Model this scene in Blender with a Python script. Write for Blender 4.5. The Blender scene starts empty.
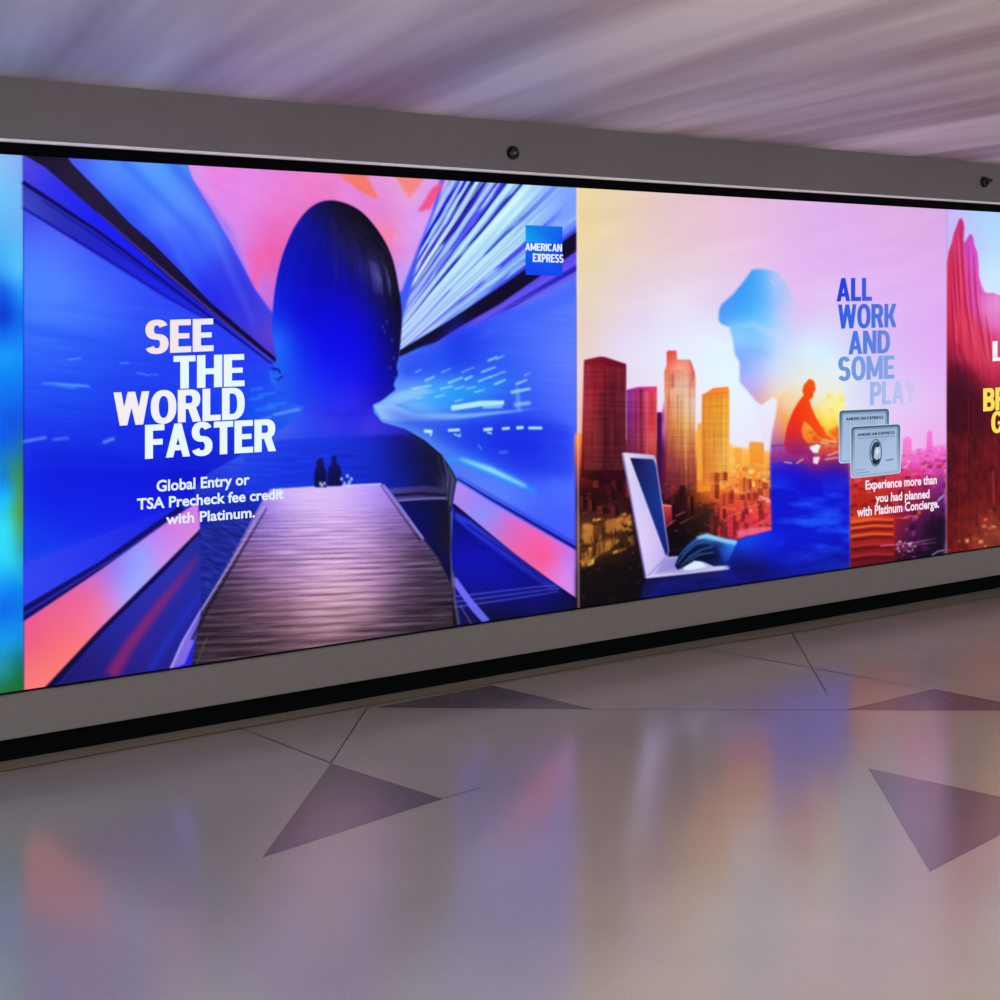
import bpy, bmesh, math, random
import numpy as np

random.seed(7)
RNG = np.random.default_rng(11)
sc = bpy.context.scene
C = sc.collection
sc.view_settings.view_transform = 'Standard'
sc.view_settings.look = 'None'
sc.view_settings.exposure = 0
sc.view_settings.gamma = 1

# ------------------------------------------------------------------ geometry of the place
F = 1800.0                     # focal length in pixels for a 1000 px frame
HOR = 306.5                    # horizon row
EYE = 1.60                     # eye height
VPX = 2613.0                   # where the wall's horizontals meet
ANG = math.atan((VPX - 500.0) / F)
DX, DY = math.sin(ANG), math.cos(ANG)       # along the wall, to the right
NX, NY = math.cos(ANG), -math.sin(ANG)      # out of the wall, into the hall
Z0 = 6.26
P0 = ((23 - 500.0) / F * Z0, Z0)            # wall point at the seam left of the woman poster


def wall(u, n, z):
    return (P0[0] + DX * u + NX * n, P0[1] + DY * u + NY * n, z)


def pix_wall(px, py, n=0.0):
    """photo ray -> (u, z) on the wall plane standing n in front of the poster plane"""
    rx = (px - 500.0) / F
    qx, qy = P0[0] + NX * n, P0[1] + NY * n
    # t*(rx,1) = q + u*D
    det = rx * (-DY) - 1.0 * (-DX)
    t = (qx * (-DY) - qy * (-DX)) / det
    u = (rx * qy - 1.0 * qx) / det
    z = EYE - (py - HOR) / F * t
    return u, z


def wall_pix(u, z):
    x = P0[0] + DX * u
    y = P0[1] + DY * u
    return 500.0 + F * x / y, HOR + F * (EYE - z) / y


def pix_floor(px, py, z=0.0):
    t = F * (EYE - z) / (py - HOR)
    return ((px - 500.0) / F * t, t, z)


PW = pix_wall(576.3, 300)[0]                # poster width
UC = pix_wall(946.9, 300)[0]                # seam right of the city poster
ZT = pix_wall(23, 155.2)[1]                 # poster top
ZB = pix_wall(23, 690.0)[1]                 # poster bottom
SILL_N = 0.03
Z_SILL = pix_wall(500, 658.0, SILL_N)[1]    # underside of the sill beam
Z_LIP = pix_wall(512, 173.8, SILL_N)[1]
Z_CEIL = pix_wall(780, 145.0, SILL_N)[1]

# ------------------------------------------------------------------ materials


def lin(c):
    c = np.asarray(c, dtype=np.float64) / 255.0
    return np.where(c <= 0.04045, c / 12.92, ((c + 0.055) / 1.055) ** 2.4)


def mat(name, rgb, rough=0.6, spec=0.5, metal=0.0, bump=0.0, scale=40.0, var=0.0):
    m = bpy.data.materials.new(name)
    m.use_nodes = True
    nt = m.node_tree
    b = nt.nodes['Principled BSDF']
    b.inputs['Roughness'].default_value = rough
    b.inputs['Specular IOR Level'].default_value = spec
    b.inputs['Metallic'].default_value = metal
    col = lin(rgb)
    tc = nt.nodes.new('ShaderNodeTexCoord')
    ns = nt.nodes.new('ShaderNodeTexNoise')
    ns.inputs['Scale'].default_value = scale
    ns.inputs['Detail'].default_value = 4
    nt.links.new(tc.outputs['Object'], ns.inputs['Vector'])
    rp = nt.nodes.new('ShaderNodeValToRGB')
    rp.color_ramp.elements[0].position = 0.3
    rp.color_ramp.elements[1].position = 0.7
    rp.color_ramp.elements[0].color = (*(col * (1 - var)), 1)
    rp.color_ramp.elements[1].color = (*(col * (1 + var)), 1)
    nt.links.new(ns.outputs['Fac'], rp.inputs['Fac'])
    nt.links.new(rp.outputs['Color'], b.inputs['Base Color'])
    if bump:
        bp = nt.nodes.new('ShaderNodeBump')
        bp.inputs['Strength'].default_value = bump
        bp.inputs['Distance'].default_value = 0.005
        nt.links.new(ns.outputs['Fac'], bp.inputs['Height'])
        nt.links.new(bp.outputs['Normal'], b.inputs['Normal'])
    return m


def backlit(name, strength=1.0):
    """translucent print lit from behind: the ink colours come from the mesh's colour attribute"""
    m = bpy.data.materials.new(name)
    m.use_nodes = True
    nt = m.node_tree
    b = nt.nodes['Principled BSDF']
    b.inputs['Base Color'].default_value = (0.002, 0.002, 0.002, 1)
    b.inputs['Roughness'].default_value = 0.45
    b.inputs['Specular IOR Level'].default_value = 0.01
    a = nt.nodes.new('ShaderNodeAttribute')
    a.attribute_name = 'ink'
    nt.links.new(a.outputs['Color'], b.inputs['Emission Color'])
    b.inputs['Emission Strength'].default_value = strength
    return m


M_PRINT = backlit('backlit_print')
M_BULK = mat('painted_bulkhead', (108, 104, 110), 0.55, 0.3, var=0.03, scale=9)
M_SILL = mat('brushed_sill', (96, 93, 93), 0.42, 0.4, var=0.03, scale=30)
M_BLACK = mat('black_trim', (4, 4, 8), 0.6, 0.02, var=0.1)
M_DARK = mat('recess_painted_shade', (7, 7, 8), 0.8, 0.02, var=0.1)  # near-black colour stands in for the shade under the sill
M_LIP = mat('edge_painted_highlight', (248, 248, 255), 0.35, 0.5, var=0.02)  # near-white stands in for poster light caught along the lip
M_KNOB = mat('black_plastic', (8, 8, 9), 0.35, 0.4, var=0.1)
M_GLASS = mat('smoked_lens', (60, 60, 64), 0.15, 0.6, var=0.05)

# ------------------------------------------------------------------ object helpers


def obj(name, me, material, parent=None, kind=None):
    o = bpy.data.objects.new(name, me)
    C.objects.link(o)
    if material and not me.materials:
        me.materials.append(material)
    if parent:
        o.parent = parent
        o.matrix_parent_inverse = parent.matrix_basis.inverted()
    if kind:
        o['kind'] = kind
    return o


def thing(name, label, cat, loc, group=None):
    o = bpy.data.objects.new(name, None)
    C.objects.link(o)
    o.location = loc
    o.empty_display_size = 0.1
    o['label'] = label
    o['category'] = cat
    if group:
        o['group'] = group
    return o


def prism(name, pts_unz, u0, u1, material, bevel=0.0):
    """profile in (n, z) swept along the wall from u0 to u1"""
    bm = bmesh.new()
    a = [bm.verts.new(wall(u0, n, z)) for n, z in pts_unz]
    b = [bm.verts.new(wall(u1, n, z)) for n, z in pts_unz]
    k = len(a)
    bm.faces.new(a)
    bm.faces.new(b[::-1])
    for i in range(k):
        bm.faces.new((a[i], b[i], b[(i + 1) % k], a[(i + 1) % k]))
    bmesh.ops.recalc_face_normals(bm, faces=bm.faces)
    if bevel:
        ed = [e for e in bm.edges if abs((e.verts[0].co - e.verts[1].co).length - (u1 - u0)) < 1e-3]
        bmesh.ops.bevel(bm, geom=ed, offset=bevel, segments=2, affect='EDGES')
    me = bpy.data.meshes.new(name)
    bm.to_mesh(me)
    bm.free()
    return obj(name, me, material, None, 'structure')


def ink(me, cols_srgb):
    a = me.color_attributes.new('ink', 'FLOAT_COLOR', 'POINT')
    n = len(me.vertices)
    d = np.ones((n, 4), dtype=np.float32)
    d[:, :3] = lin(np.clip(cols_srgb, 0, 255))
    a.data.foreach_set('color', d.ravel())


# ------------------------------------------------------------------ the painter: an ink canvas in the wall's own perspective
CX0, CY0, CX1, CY1, S = -60, 100, 1215, 720, 2
W, H = (CX1 - CX0) * S, (CY1 - CY0) * S
XS = CX0 + (np.arange(W) + 0.5) / S
YS = CY0 + (np.arange(H) + 0.5) / S
ART = np.zeros((H, W, 3), dtype=np.float32)
IDS = np.zeros((H, W), dtype=np.int16)


def blur(m, r):
    """three box passes, radius in photo pixels"""
    k = int(round(r * S))
    if k < 1:
        return m
    for _ in range(2):
        for ax in (0, 1):
            pad = [(0, 0)] * m.ndim
            pad[ax] = (k + 1, k)
            c = np.cumsum(np.pad(m, pad, mode='edge'), axis=ax, dtype=np.float64)
            n = m.shape[ax]
            hi = np.take(c, np.arange(2 * k + 1, 2 * k + 1 + n), axis=ax)
            lo = np.take(c, np.arange(0, n), axis=ax)
            m = ((hi - lo) / (2 * k + 1)).astype(np.float32)
    return m


def box_of(x0, y0, x1, y1, pad=0):
    i0 = max(0, int((x0 - pad - CX0) * S)); i1 = min(W, int((x1 + pad - CX0) * S) + 2)
    j0 = max(0, int((y0 - pad - CY0) * S)); j1 = min(H, int((y1 + pad - CY0) * S) + 2)
    return i0, i1, j0, j1


def cover(pts, soft=0.0):
    p = np.asarray(pts, dtype=np.float64)
    i0, i1, j0, j1 = box_of(p[:, 0].min(), p[:, 1].min(), p[:, 0].max(), p[:, 1].max(), 2 + 3 * soft)
    if i1 <= i0 or j1 <= j0:
        return None
    cx = np.arange(i0, i1) + 0.5
    acc = np.zeros((j1 - j0, i1 - i0), dtype=np.float32)
    sub = 3
    q = np.stack([(p[:, 0] - CX0) * S, (p[:, 1] - CY0) * S], 1)
    for s_ in range(sub):
        off = (s_ + 0.5) / sub
        part = np.zeros_like(acc)
        for k in range(len(q)):
            (xa, ya), (xb, yb) = q[k], q[(k + 1) % len(q)]
            if ya == yb:
                continue
            sg = 1.0
            if ya > yb:
                xa, ya, xb, yb, sg = xb, yb, xa, ya, -1.0
            r0 = max(j0, math.ceil(ya - off)); r1 = min(j1, math.ceil(yb - off))
            if r1 <= r0:
                continue
            yy = np.arange(r0, r1) + off
            xc = xa + (xb - xa) * (yy - ya) / (yb - ya)
            part[r0 - j0:r1 - j0] += sg * np.clip(cx[None, :] + 0.5 - xc[:, None], 0, 1)
        acc += np.clip(np.abs(part), 0, 1) / sub
    if soft:
        acc = blur(acc, soft)
    return i0, i1, j0, j1, acc


def smooth(pts, n=6):
    """closed Catmull-Rom outline"""
    p = np.asarray(pts, dtype=float)
    out = []
    m = len(p)
    for i in range(m):
        a, b, c, d = p[i - 1], p[i], p[(i + 1) % m], p[(i + 2) % m]
        for t in np.arange(n) / n:
            out.append(0.5 * (2 * b + (c - a) * t + (2 * a - 5 * b + 4 * c - d) * t ** 2 + (3 * b - a - 3 * c + d) * t ** 3))
    return np.array(out)


def shep(cps, i0, i1, j0, j1, step=6):
    """smooth surface through scattered ink samples (x, y, r, g, b): multiquadric interpolation"""
    c = np.asarray(cps, dtype=np.float64)
    gx = np.arange(i0, i1 + step, step); gy = np.arange(j0, j1 + step, step)
    x = CX0 + gx / S; y = CY0 + gy / S
    n = len(c)
    A = np.ones((n + 1, n + 1)); A[n, n] = 0
    A[:n, :n] = np.sqrt((c[:, None, 0] - c[None, :, 0]) ** 2 + (c[:, None, 1] - c[None, :, 1]) ** 2 + 36.0)
    A[:n, :n] += np.eye(n) * -1.5
    wgt = np.linalg.solve(A, np.vstack([c[:, 2:5], np.zeros((1, 3))]))
    g = np.zeros((len(gy), len(gx), 3)) + wgt[n]
    for k in range(n):
        g += np.sqrt((x[None, :] - c[k, 0]) ** 2 + (y[:, None] - c[k, 1]) ** 2 + 36.0)[:, :, None] * wgt[k]
    lo, hi = c[:, 2:5].min(0) - 6, c[:, 2:5].max(0) + 6
    g = np.clip(g, np.maximum(lo, 0), np.minimum(hi, 255))
    fx = (np.arange(i0, i1) - i0) / step; fy = (np.arange(j0, j1) - j0) / step
    ix = np.minimum(fx.astype(int), len(gx) - 2); iy = np.minimum(fy.astype(int), len(gy) - 2)
    tx = (fx - ix)[None, :, None]; ty = (fy - iy)[:, None, None]
    r = g[iy] * (1 - ty) + g[iy + 1] * ty
    return (r[:, ix] * (1 - tx) + r[:, ix + 1] * tx).astype(np.float32)


def fill_of(fill, i0, i1, j0, j1):
    if callable(fill):
        X, Y = np.meshgrid(XS[i0:i1], YS[j0:j1])
        return fill(X, Y)
    if isinstance(fill, list):
        return shep(fill, i0, i1, j0, j1)
    return np.asarray(fill, dtype=np.float32)[None, None, :]


def poly(pts, fill, soft=0.4, alpha=1.0, pid=None, clip=None):
    r = cover(pts, soft)
    if r is None:
        return
    i0, i1, j0, j1, m = r
    if clip is not None:
        m = m * clip[j0:j1, i0:i1]
    f = fill_of(fill, i0, i1, j0, j1)
    if alpha is not None:
        if callable(alpha):
            X, Y = np.meshgrid(XS[i0:i1], YS[j0:j1])
            m = m * alpha(X, Y)
        else:
            m = m * alpha
    ART[j0:j1, i0:i1] = ART[j0:j1, i0:i1] * (1 - m[:, :, None]) + f * m[:, :, None]
    if pid is not None:
        IDS[j0:j1, i0:i1][m > 0.5] = pid


def line(pts, w, fill, soft=0.3, alpha=1.0, pid=None, clip=None):
    """tapered stroke; w is a width or one width per point"""
    p = np.asarray(pts, dtype=float)
    w = np.broadcast_to(np.asarray(w, dtype=float), (len(p),))
    t = np.gradient(p, axis=0)
    t /= np.linalg.norm(t, axis=1)[:, None] + 1e-9
    nn = np.stack([-t[:, 1], t[:, 0]], 1) * (w / 2)[:, None]
    poly(np.vstack([p + nn, (p - nn)[::-1]]), fill, soft, alpha, pid, clip)


def ell(cx, cy, rx, ry, fill, soft=0.4, alpha=1.0, pid=None, rot=0.0, clip=None):
    a = np.linspace(0, 2 * math.pi, 32, endpoint=False)
    x, y = rx * np.cos(a), ry * np.sin(a)
    poly(np.stack([cx + x * math.cos(rot) - y * math.sin(rot), cy + x * math.sin(rot) + y * math.cos(rot)], 1), fill, soft, alpha, pid, clip)


def glow(cx, cy, rx, ry, col, a=1.0, rot=0.0, clip=None):
    i0, i1, j0, j1 = box_of(cx - 2.6 * max(rx, ry), cy - 2.6 * max(rx, ry), cx + 2.6 * max(rx, ry), cy + 2.6 * max(rx, ry))
    if i1 <= i0 or j1 <= j0:
        return
    X, Y = np.meshgrid(XS[i0:i1] - cx, YS[j0:j1] - cy)
    xr = X * math.cos(rot) + Y * math.sin(rot); yr = -X * math.sin(rot) + Y * math.cos(rot)
    m = (a * np.exp(-(xr / rx) ** 2 - (yr / ry) ** 2)).astype(np.float32)
    if clip is not None:
        m = m * clip[j0:j1, i0:i1]
    m = m[:, :, None]
    ART[j0:j1, i0:i1] = ART[j0:j1, i0:i1] * (1 - m) + np.asarray(col, dtype=np.float32) * m


def noise(X, Y, sx, sy, seed=0, oct=3):
    """value noise in 0..1 with cells sx by sy photo pixels"""
    out = np.zeros(np.broadcast(X, Y).shape); amp = 1.0; tot = 0.0
    for o in range(oct):
        g = np.random.default_rng(seed * 17 + o).random((256, 256))
        fx = X / sx * 2 ** o + 1000; fy = Y / sy * 2 ** o + 1000
        ix = np.floor(fx).astype(int); iy = np.floor(fy).astype(int)
        tx = fx - ix; ty = fy - iy
        tx = tx * tx * (3 - 2 * tx); ty = ty * ty * (3 - 2 * ty)
        a = g[iy % 256, ix % 256]; b = g[iy % 256, (ix + 1) % 256]
        c = g[(iy + 1) % 256, ix % 256]; d = g[(iy + 1) % 256, (ix + 1) % 256]
        out += amp * ((a * (1 - tx) + b * tx) * (1 - ty) + (c * (1 - tx) + d * tx) * ty)
        tot += amp; amp *= 0.5
    return out / tot


def mask_full(pts, soft=0.4):
    m = np.zeros((H, W), dtype=np.float32)
    r = cover(pts, soft)
    i0, i1, j0, j1, a = r
    m[j0:j1, i0:i1] = a
    return m


def mix(a, b, t):
    t = np.asarray(t)[..., None]
    return np.asarray(a, dtype=float) * (1 - t) + np.asarray(b, dtype=float) * t


def zpt(f, ox, oy, *pts):
    return [(ox + x * f, oy + y * f) for x, y in pts]


def za(*p): return zpt(.3, 0, 110, *p)
def zb(*p): return zpt(.3, 0, 400, *p)
def zc(*p): return zpt(.33, 250, 160, *p)
def zd(*p): return zpt(.3, 280, 380, *p)
def ze(*p): return zpt(.24, 560, 170, *p)
def zf(*p): return zpt(.24, 560, 370, *p)
def zg(*p): return zpt(.24, 760, 190, *p)
def zh(*p): return zpt(.24, 760, 360, *p)


# part ids of the prints
(ID_WOMAN, ID_HAIR, ID_WALK, ID_SIT1, ID_SIT2, ID_BEAM, ID_MAN, ID_CYC, ID_LAP, ID_SCREEN, ID_HAND,
 ID_T1, ID_T2, ID_T3, ID_T4, ID_ROCK, ID_SKY, ID_BEAM2) = range(1, 19)

#PAINT
# ================================================================== print at the far left edge: bright blue and green underwater blur
poly([(-60, 100), (22.6, 100), (23.6, 720), (-60, 720)], [
    (2, 165, 135, 185, 240), (18, 165, 130, 170, 240), (4, 200, 110, 185, 245), (18, 220, 115, 170, 245), (-30, 180, 120, 190, 240),
    (8, 255, 80, 175, 245), (16, 270, 90, 180, 250), (4, 290, 35, 120, 235), (16, 300, 25, 130, 240), (3, 315, 10, 70, 200),
    (14, 335, 20, 120, 240), (5, 355, 30, 150, 250), (16, 375, 15, 130, 240), (6, 400, 20, 110, 235), (16, 420, 20, 90, 215),
    (4, 440, 15, 100, 220), (16, 455, 40, 130, 160), (19, 475, 70, 150, 90), (4, 480, 25, 130, 210), (8, 500, 40, 180, 235),
    (20, 510, 90, 165, 70), (5, 530, 60, 210, 245), (19, 540, 60, 190, 170), (8, 560, 55, 200, 245), (16, 590, 15, 130, 235),
    (4, 610, 15, 110, 225), (16, 630, 20, 140, 230), (5, 645, 30, 150, 215), (17, 660, 30, 120, 130), (4, 670, 40, 140, 150),
    (16, 685, 35, 110, 60), (-30, 300, 20, 110, 230), (-30, 450, 30, 140, 190), (-30, 560, 50, 190, 230), (-30, 660, 30, 120, 150)], 0.3)
for k in range(120):
    x, y = random.uniform(-58, 22), random.uniform(380, 690)
    ell(x, y, .7, .6, (150, 220, 245), .3, random.uniform(.1, .5))
poly([(-60, 268), (8, 285), (14, 305), (4, 320), (-60, 330)], (5, 60, 190), 6, .35)
glow(20, 508, 5, 40, (105, 170, 60), .5)

# ================================================================== print with the woman
A1 = [(23, 100), (576.4, 100), (577.2, 720), (24, 720)]
poly(A1, [
    (30, 175, 90, 80, 225), (28, 215, 75, 85, 235), (45, 240, 85, 110, 250), (30, 260, 80, 125, 255), (60, 290, 85, 130, 255), (100, 260, 70, 95, 245),
    (100, 310, 70, 110, 255), (140, 315, 55, 85, 245), (30, 310, 75, 125, 255), (30, 350, 55, 105, 250), (90, 345, 50, 95, 245),
    (30, 400, 35, 80, 240), (80, 400, 30, 75, 235), (200, 340, 40, 65, 240), (250, 350, 45, 60, 235), (200, 400, 30, 65, 235),
    (270, 385, 30, 75, 235), (260, 410, 25, 85, 240), (100, 430, 25, 50, 225), (30, 430, 30, 60, 230), (60, 455, 20, 45, 215), (110, 470, 15, 40, 220),
    (180, 470, 15, 30, 200), (230, 450, 20, 40, 200), (50, 500, 20, 50, 235), (40, 540, 30, 90, 250), (100, 510, 25, 50, 240),
    (150, 500, 25, 40, 230), (40, 580, 50, 70, 235), (100, 550, 45, 60, 235),
    # right half
    (420, 370, 80, 120, 245), (450, 340, 60, 95, 240), (470, 345, 40, 70, 230), (520, 330, 75, 105, 250), (560, 310, 90, 120, 255), (565, 360, 100, 125, 255),
    (560, 400, 85, 110, 255), (520, 380, 60, 100, 245), (440, 390, 70, 140, 245), (480, 400, 60, 120, 240), (420, 405, 120, 180, 250),
    (565, 440, 70, 100, 255), (560, 480, 80, 110, 255), (560, 520, 75, 100, 255), (500, 440, 35, 60, 225), (470, 430, 45, 90, 235), (530, 450, 35, 60, 230),
    (480, 450, 40, 100, 240), (500, 490, 80, 120, 250), (470, 480, 100, 130, 240), (540, 500, 75, 105, 250), (460, 560, 20, 25, 160)], 0.3)
# faint sideways streaks of speed
poly(A1, lambda X, Y: mix((30, 60, 230), (120, 160, 255), noise(X, Y - (X - 300) * .1, 70, 2.2, 5)), 0.3, lambda X, Y: .13 * (Y > 300) * (Y < 470))
poly(zb((75, 150), (480, 190), (760, 180), (830, 170), (700, 240), (560, 365), (75, 545)), (12, 25, 205), 8, .38)

# pink evening sky at the top
SKYP = za((612, 150), (640, 230), (700, 330), (760, 430), (850, 600), (920, 690)) + [(285, 330), (392, 300), (402, 290), (417, 250), (431, 215), (447, 150)]
poly(SKYP, [
    (190, 170, 207, 148, 239), (215, 175, 227, 133, 219), (250, 185, 220, 138, 229), (270, 170, 224, 133, 219), (230, 200, 217, 133, 229), (255, 225, 220, 118, 204),
    (260, 258, 232, 98, 164), (225, 230, 197, 148, 244), (240, 255, 192, 138, 239), (252, 280, 197, 128, 229), (268, 295, 182, 108, 214),
    (300, 185, 230, 128, 199), (330, 190, 227, 123, 194), (350, 200, 217, 133, 214), (290, 205, 227, 123, 194), (385, 205, 220, 138, 209), (400, 190, 222, 158, 209),
    (385, 230, 232, 133, 179), (398, 250, 224, 138, 204), (410, 230, 212, 158, 239), (405, 270, 182, 158, 249), (425, 210, 207, 158, 239)], 1.2, pid=ID_SKY)
sky_clip = mask_full(SKYP, 1)
poly(zc((262, 40), (350, 40), (390, 115), (378, 118), (330, 92)), (244, 120, 92), .8, .95, clip=sky_clip)
poly(zc((435, 45), (530, 55), (482, 116)), (243, 135, 112), .8, .95, clip=sky_clip)
poly(zc((552, 85), (592, 60), (545, 150), (508, 156)), (242, 85, 125), .8, 1)
poly(zc((385, 205), (440, 205), (425, 260), (405, 250)), (246, 125, 150), 1.2, .6)
poly(zc((0, 330), (40, 325), (20, 390), (0, 380)), (248, 95, 150), 2.5, .7)
poly(zc((-25, 270), (30, 280), (50, 320), (5, 330)), (240, 100, 165), 2, .5)
poly(zc((100, 30), (262, 45), (220, 75), (140, 60)), (245, 135, 190), 2, .4)
poly(SKYP, lambda X, Y: mix((200, 90, 190), (250, 170, 215), noise(X + Y * .5, Y - X * .6, 22, 8, 9)), 1.2, .16)

# left ceiling of the tunnel
LP = za((205, 140), (612, 150), (640, 230), (700, 330), (760, 430), (850, 600), (925, 720), (925, 850), (700, 660), (430, 390))
poly(LP, [(75, 165, 75, 95, 240), (110, 170, 85, 135, 252), (150, 172, 90, 150, 255), (180, 170, 80, 140, 250), (130, 210, 60, 95, 245), (165, 215, 90, 135, 255), (195, 215, 85, 125, 250),
          (160, 250, 55, 75, 240), (200, 255, 70, 105, 250), (225, 265, 65, 70, 225), (205, 290, 45, 55, 235), (240, 295, 60, 60, 220), (255, 320, 70, 65, 210), (270, 335, 100, 70, 200), (272, 355, 80, 60, 200)], 1.0)
for k, (xa, xb, c) in enumerate([(560, 880, (60, 70, 225)), (480, 850, (110, 150, 255)), (400, 800, (50, 80, 240)), (310, 720, (95, 130, 255))]):
    line(za((xa, 160), ((xa + xb) / 2 + 40, 400), (xb, 720)), [9, 7, 2], c, 3, .35)
# saturated band and the two dark beams that run to the vanishing point
poly(za((75, 150), (120, 150), (350, 360), (600, 590), (880, 820), (740, 715), (560, 585), (330, 405), (75, 240)),
     [(28, 165, 85, 75, 215), (60, 185, 55, 55, 225), (100, 225, 35, 40, 235), (160, 280, 30, 35, 235), (220, 330, 35, 40, 225)], .6)
poly(za((75, 238), (330, 405), (560, 580), (740, 715), (900, 845), (740, 722), (560, 632), (350, 500), (75, 328)),
     [(24, 185, 60, 65, 165), (24, 205, 70, 80, 190), (60, 215, 50, 55, 170), (100, 245, 40, 45, 190), (160, 290, 35, 45, 215), (220, 330, 40, 50, 210)], .8)
line(za((75, 240), (330, 407), (540, 565), (720, 705), (905, 845)), [4, 3.2, 2.4, 2.2, 1.5], (18, 14, 95), .5)
line(za((140, 300), (350, 440), (560, 590), (720, 705)), [1.5, 2.5, 2, 1], (20, 20, 150), .6, .7)
line(za((75, 325), (350, 492), (560, 625), (720, 715)), [2.5, 2.5, 2, 1], (25, 25, 150), .7, .8)
poly(za((75, 130), (205, 130), (240, 180), (330, 270), (430, 375), (500, 435), (580, 515), (700, 640), (920, 828), (925, 845), (740, 705), (560, 560), (350, 365), (150, 190), (80, 150)),
     [(30, 157, 30, 24, 50), (60, 165, 42, 32, 62), (85, 205, 45, 34, 66), (130, 240, 40, 28, 62), (190, 290, 28, 18, 55), (270, 355, 15, 10, 45)], .6, pid=ID_BEAM)
line(za((330, 345), (560, 548), (740, 700), (905, 835)), [1, 2.5, 2.5, 1.5], (95, 70, 190), .6, .7)
# glints of light
for a, b, w in [((225, 833), (272, 826), 3), ((400, 845), (430, 842), 3), ((455, 876), (500, 884), 3), ((500, 880), (530, 884), 2), ((140, 912), (190, 910), 3), ((190, 912), (300, 922), 4)]:
    line(za(a, b), w * .4, (150, 200, 250), .6, .5)
poly(za((140, 912), (300, 915), (240, 930)), (90, 160, 250), 1.2, .5)
poly(za((75, 700), (480, 790), (480, 830), (75, 740)), (35, 85, 235), 3, .35)
for a, b, w in [((75, 140), (155, 124), 3.2), ((175, 132), (230, 126), 2.2), ((342, 142), (382, 128), 4), ((835, 80), (905, 55), 2), ((910, 50), (1000, 30), 3)]:
    line(zb(a, b), w * .8, (150, 190, 250), .8, .6)
for x, y, l in [(835, 935, 40), (860, 950, 60), (830, 965, 50), (890, 985, 60), (850, 1000, 70)]:
    line(za((x, y), (x + l, y - 8)), 2, (70, 150, 250), .8, .6)

# lower left walkway edges
poly(zb((75, 548), (560, 366), (660, 340), (600, 385), (78, 700)), [(30, 575, 60, 75, 235), (100, 545, 45, 60, 230), (160, 515, 35, 45, 220)], .6)
poly(zb((78, 688), (330, 540), (600, 352), (640, 385), (78, 738)), (22, 16, 105), .7)
line(zb((78, 715), (400, 515), (600, 375)), [1.6, 1.2, .8], (70, 70, 190), .4, .9)
poly(zb((80, 738), (330, 570), (560, 405), (660, 340), (668, 440), (500, 600), (330, 770), (150, 962), (80, 985)),
     [(30, 640, 232, 99, 135), (40, 680, 247, 124, 120), (70, 620, 237, 109, 140), (70, 650, 249, 119, 120), (95, 600, 227, 114, 160), (100, 630, 235, 124, 160), (115, 570, 157, 124, 235),
      (125, 595, 167, 154, 250), (140, 555, 147, 154, 252), (135, 575, 147, 159, 255), (155, 540, 182, 134, 240), (160, 560, 187, 144, 235), (175, 525, 202, 124, 215), (190, 530, 202, 134, 220)], .6)
poly(zb((672, 425), (672, 452), (520, 600), (345, 775), (185, 955), (140, 968), (330, 765), (500, 598)), (20, 14, 70), .5)
poly(zb((665, 445), (672, 700), (580, 900), (170, 985), (185, 955), (345, 775), (520, 605)),
     [(60, 690, 35, 30, 110), (90, 670, 40, 35, 120), (120, 630, 42, 45, 150), (150, 600, 50, 50, 160), (175, 570, 50, 55, 165), (195, 545, 45, 50, 150), (150, 650, 50, 40, 140), (195, 600, 40, 45, 150), (170, 650, 40, 40, 140)], .5)
line(zb((665, 520), (600, 600), (520, 700), (430, 820), (370, 920)), [3, 6, 9, 12, 14], (150, 45, 110), 3.0, .75)
line(zb((672, 640), (560, 800), (500, 900)), [6, 8, 8], (40, 60, 190), 2.5, .6)
poly(zb((672, 695), (690, 705), (615, 880), (560, 905), (600, 815)), [(200, 612, 100, 85, 190), (190, 640, 130, 110, 220), (175, 662, 120, 105, 215)], .5)
line(zb((676, 690), (612, 800), (570, 895)), 1.6, (185, 170, 250), .5, .8)

# right side: streaking tunnel roof radiating from the vanishing point
FVX, FVY = 332.0, 410.0
TH = [28.1, 29.4, 29.8, 30.5, 31.0, 32.9, 33.2, 35.9, 36.2, 37.0, 39.0, 39.9, 40.2, 41.0, 41.6, 44.6, 44.9, 45.4, 45.8, 49.3, 49.7, 50.3, 50.6, 52.0, 52.5, 52.9, 54.2, 54.6, 55.3, 55.7, 56.7, 57.0, 57.6, 57.9, 58.6, 58.9, 59.3, 59.5, 59.9, 60.2, 60.6, 61.0, 61.7, 62.0, 62.6, 63.2, 64.5]
TC = [(95, 115, 250), (105, 100, 230), (35, 30, 150), (60, 45, 180), (105, 90, 235), (95, 75, 225), (22, 16, 60), (24, 16, 50), (60, 60, 215), (90, 110, 240), (150, 190, 250), (120, 150, 250), (60, 60, 225), (70, 75, 230), (170, 210, 250), (175, 215, 252), (75, 100, 215), (80, 105, 220), (175, 218, 252), (178, 218, 252), (50, 60, 170), (60, 70, 190), (170, 212, 250), (165, 205, 250), (35, 30, 150), (70, 75, 230), (85, 85, 235), (165, 185, 250), (170, 195, 250), (40, 35, 180), (35, 25, 130), (185, 200, 250), (190, 205, 250), (45, 40, 190), (40, 35, 170), (170, 185, 250), (160, 180, 250), (45, 45, 210), (45, 45, 210), (160, 180, 245), (150, 165, 245), (35, 35, 205), (45, 45, 215), (160, 190, 250), (170, 170, 245), (195, 160, 235), (205, 155, 232)]


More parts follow.
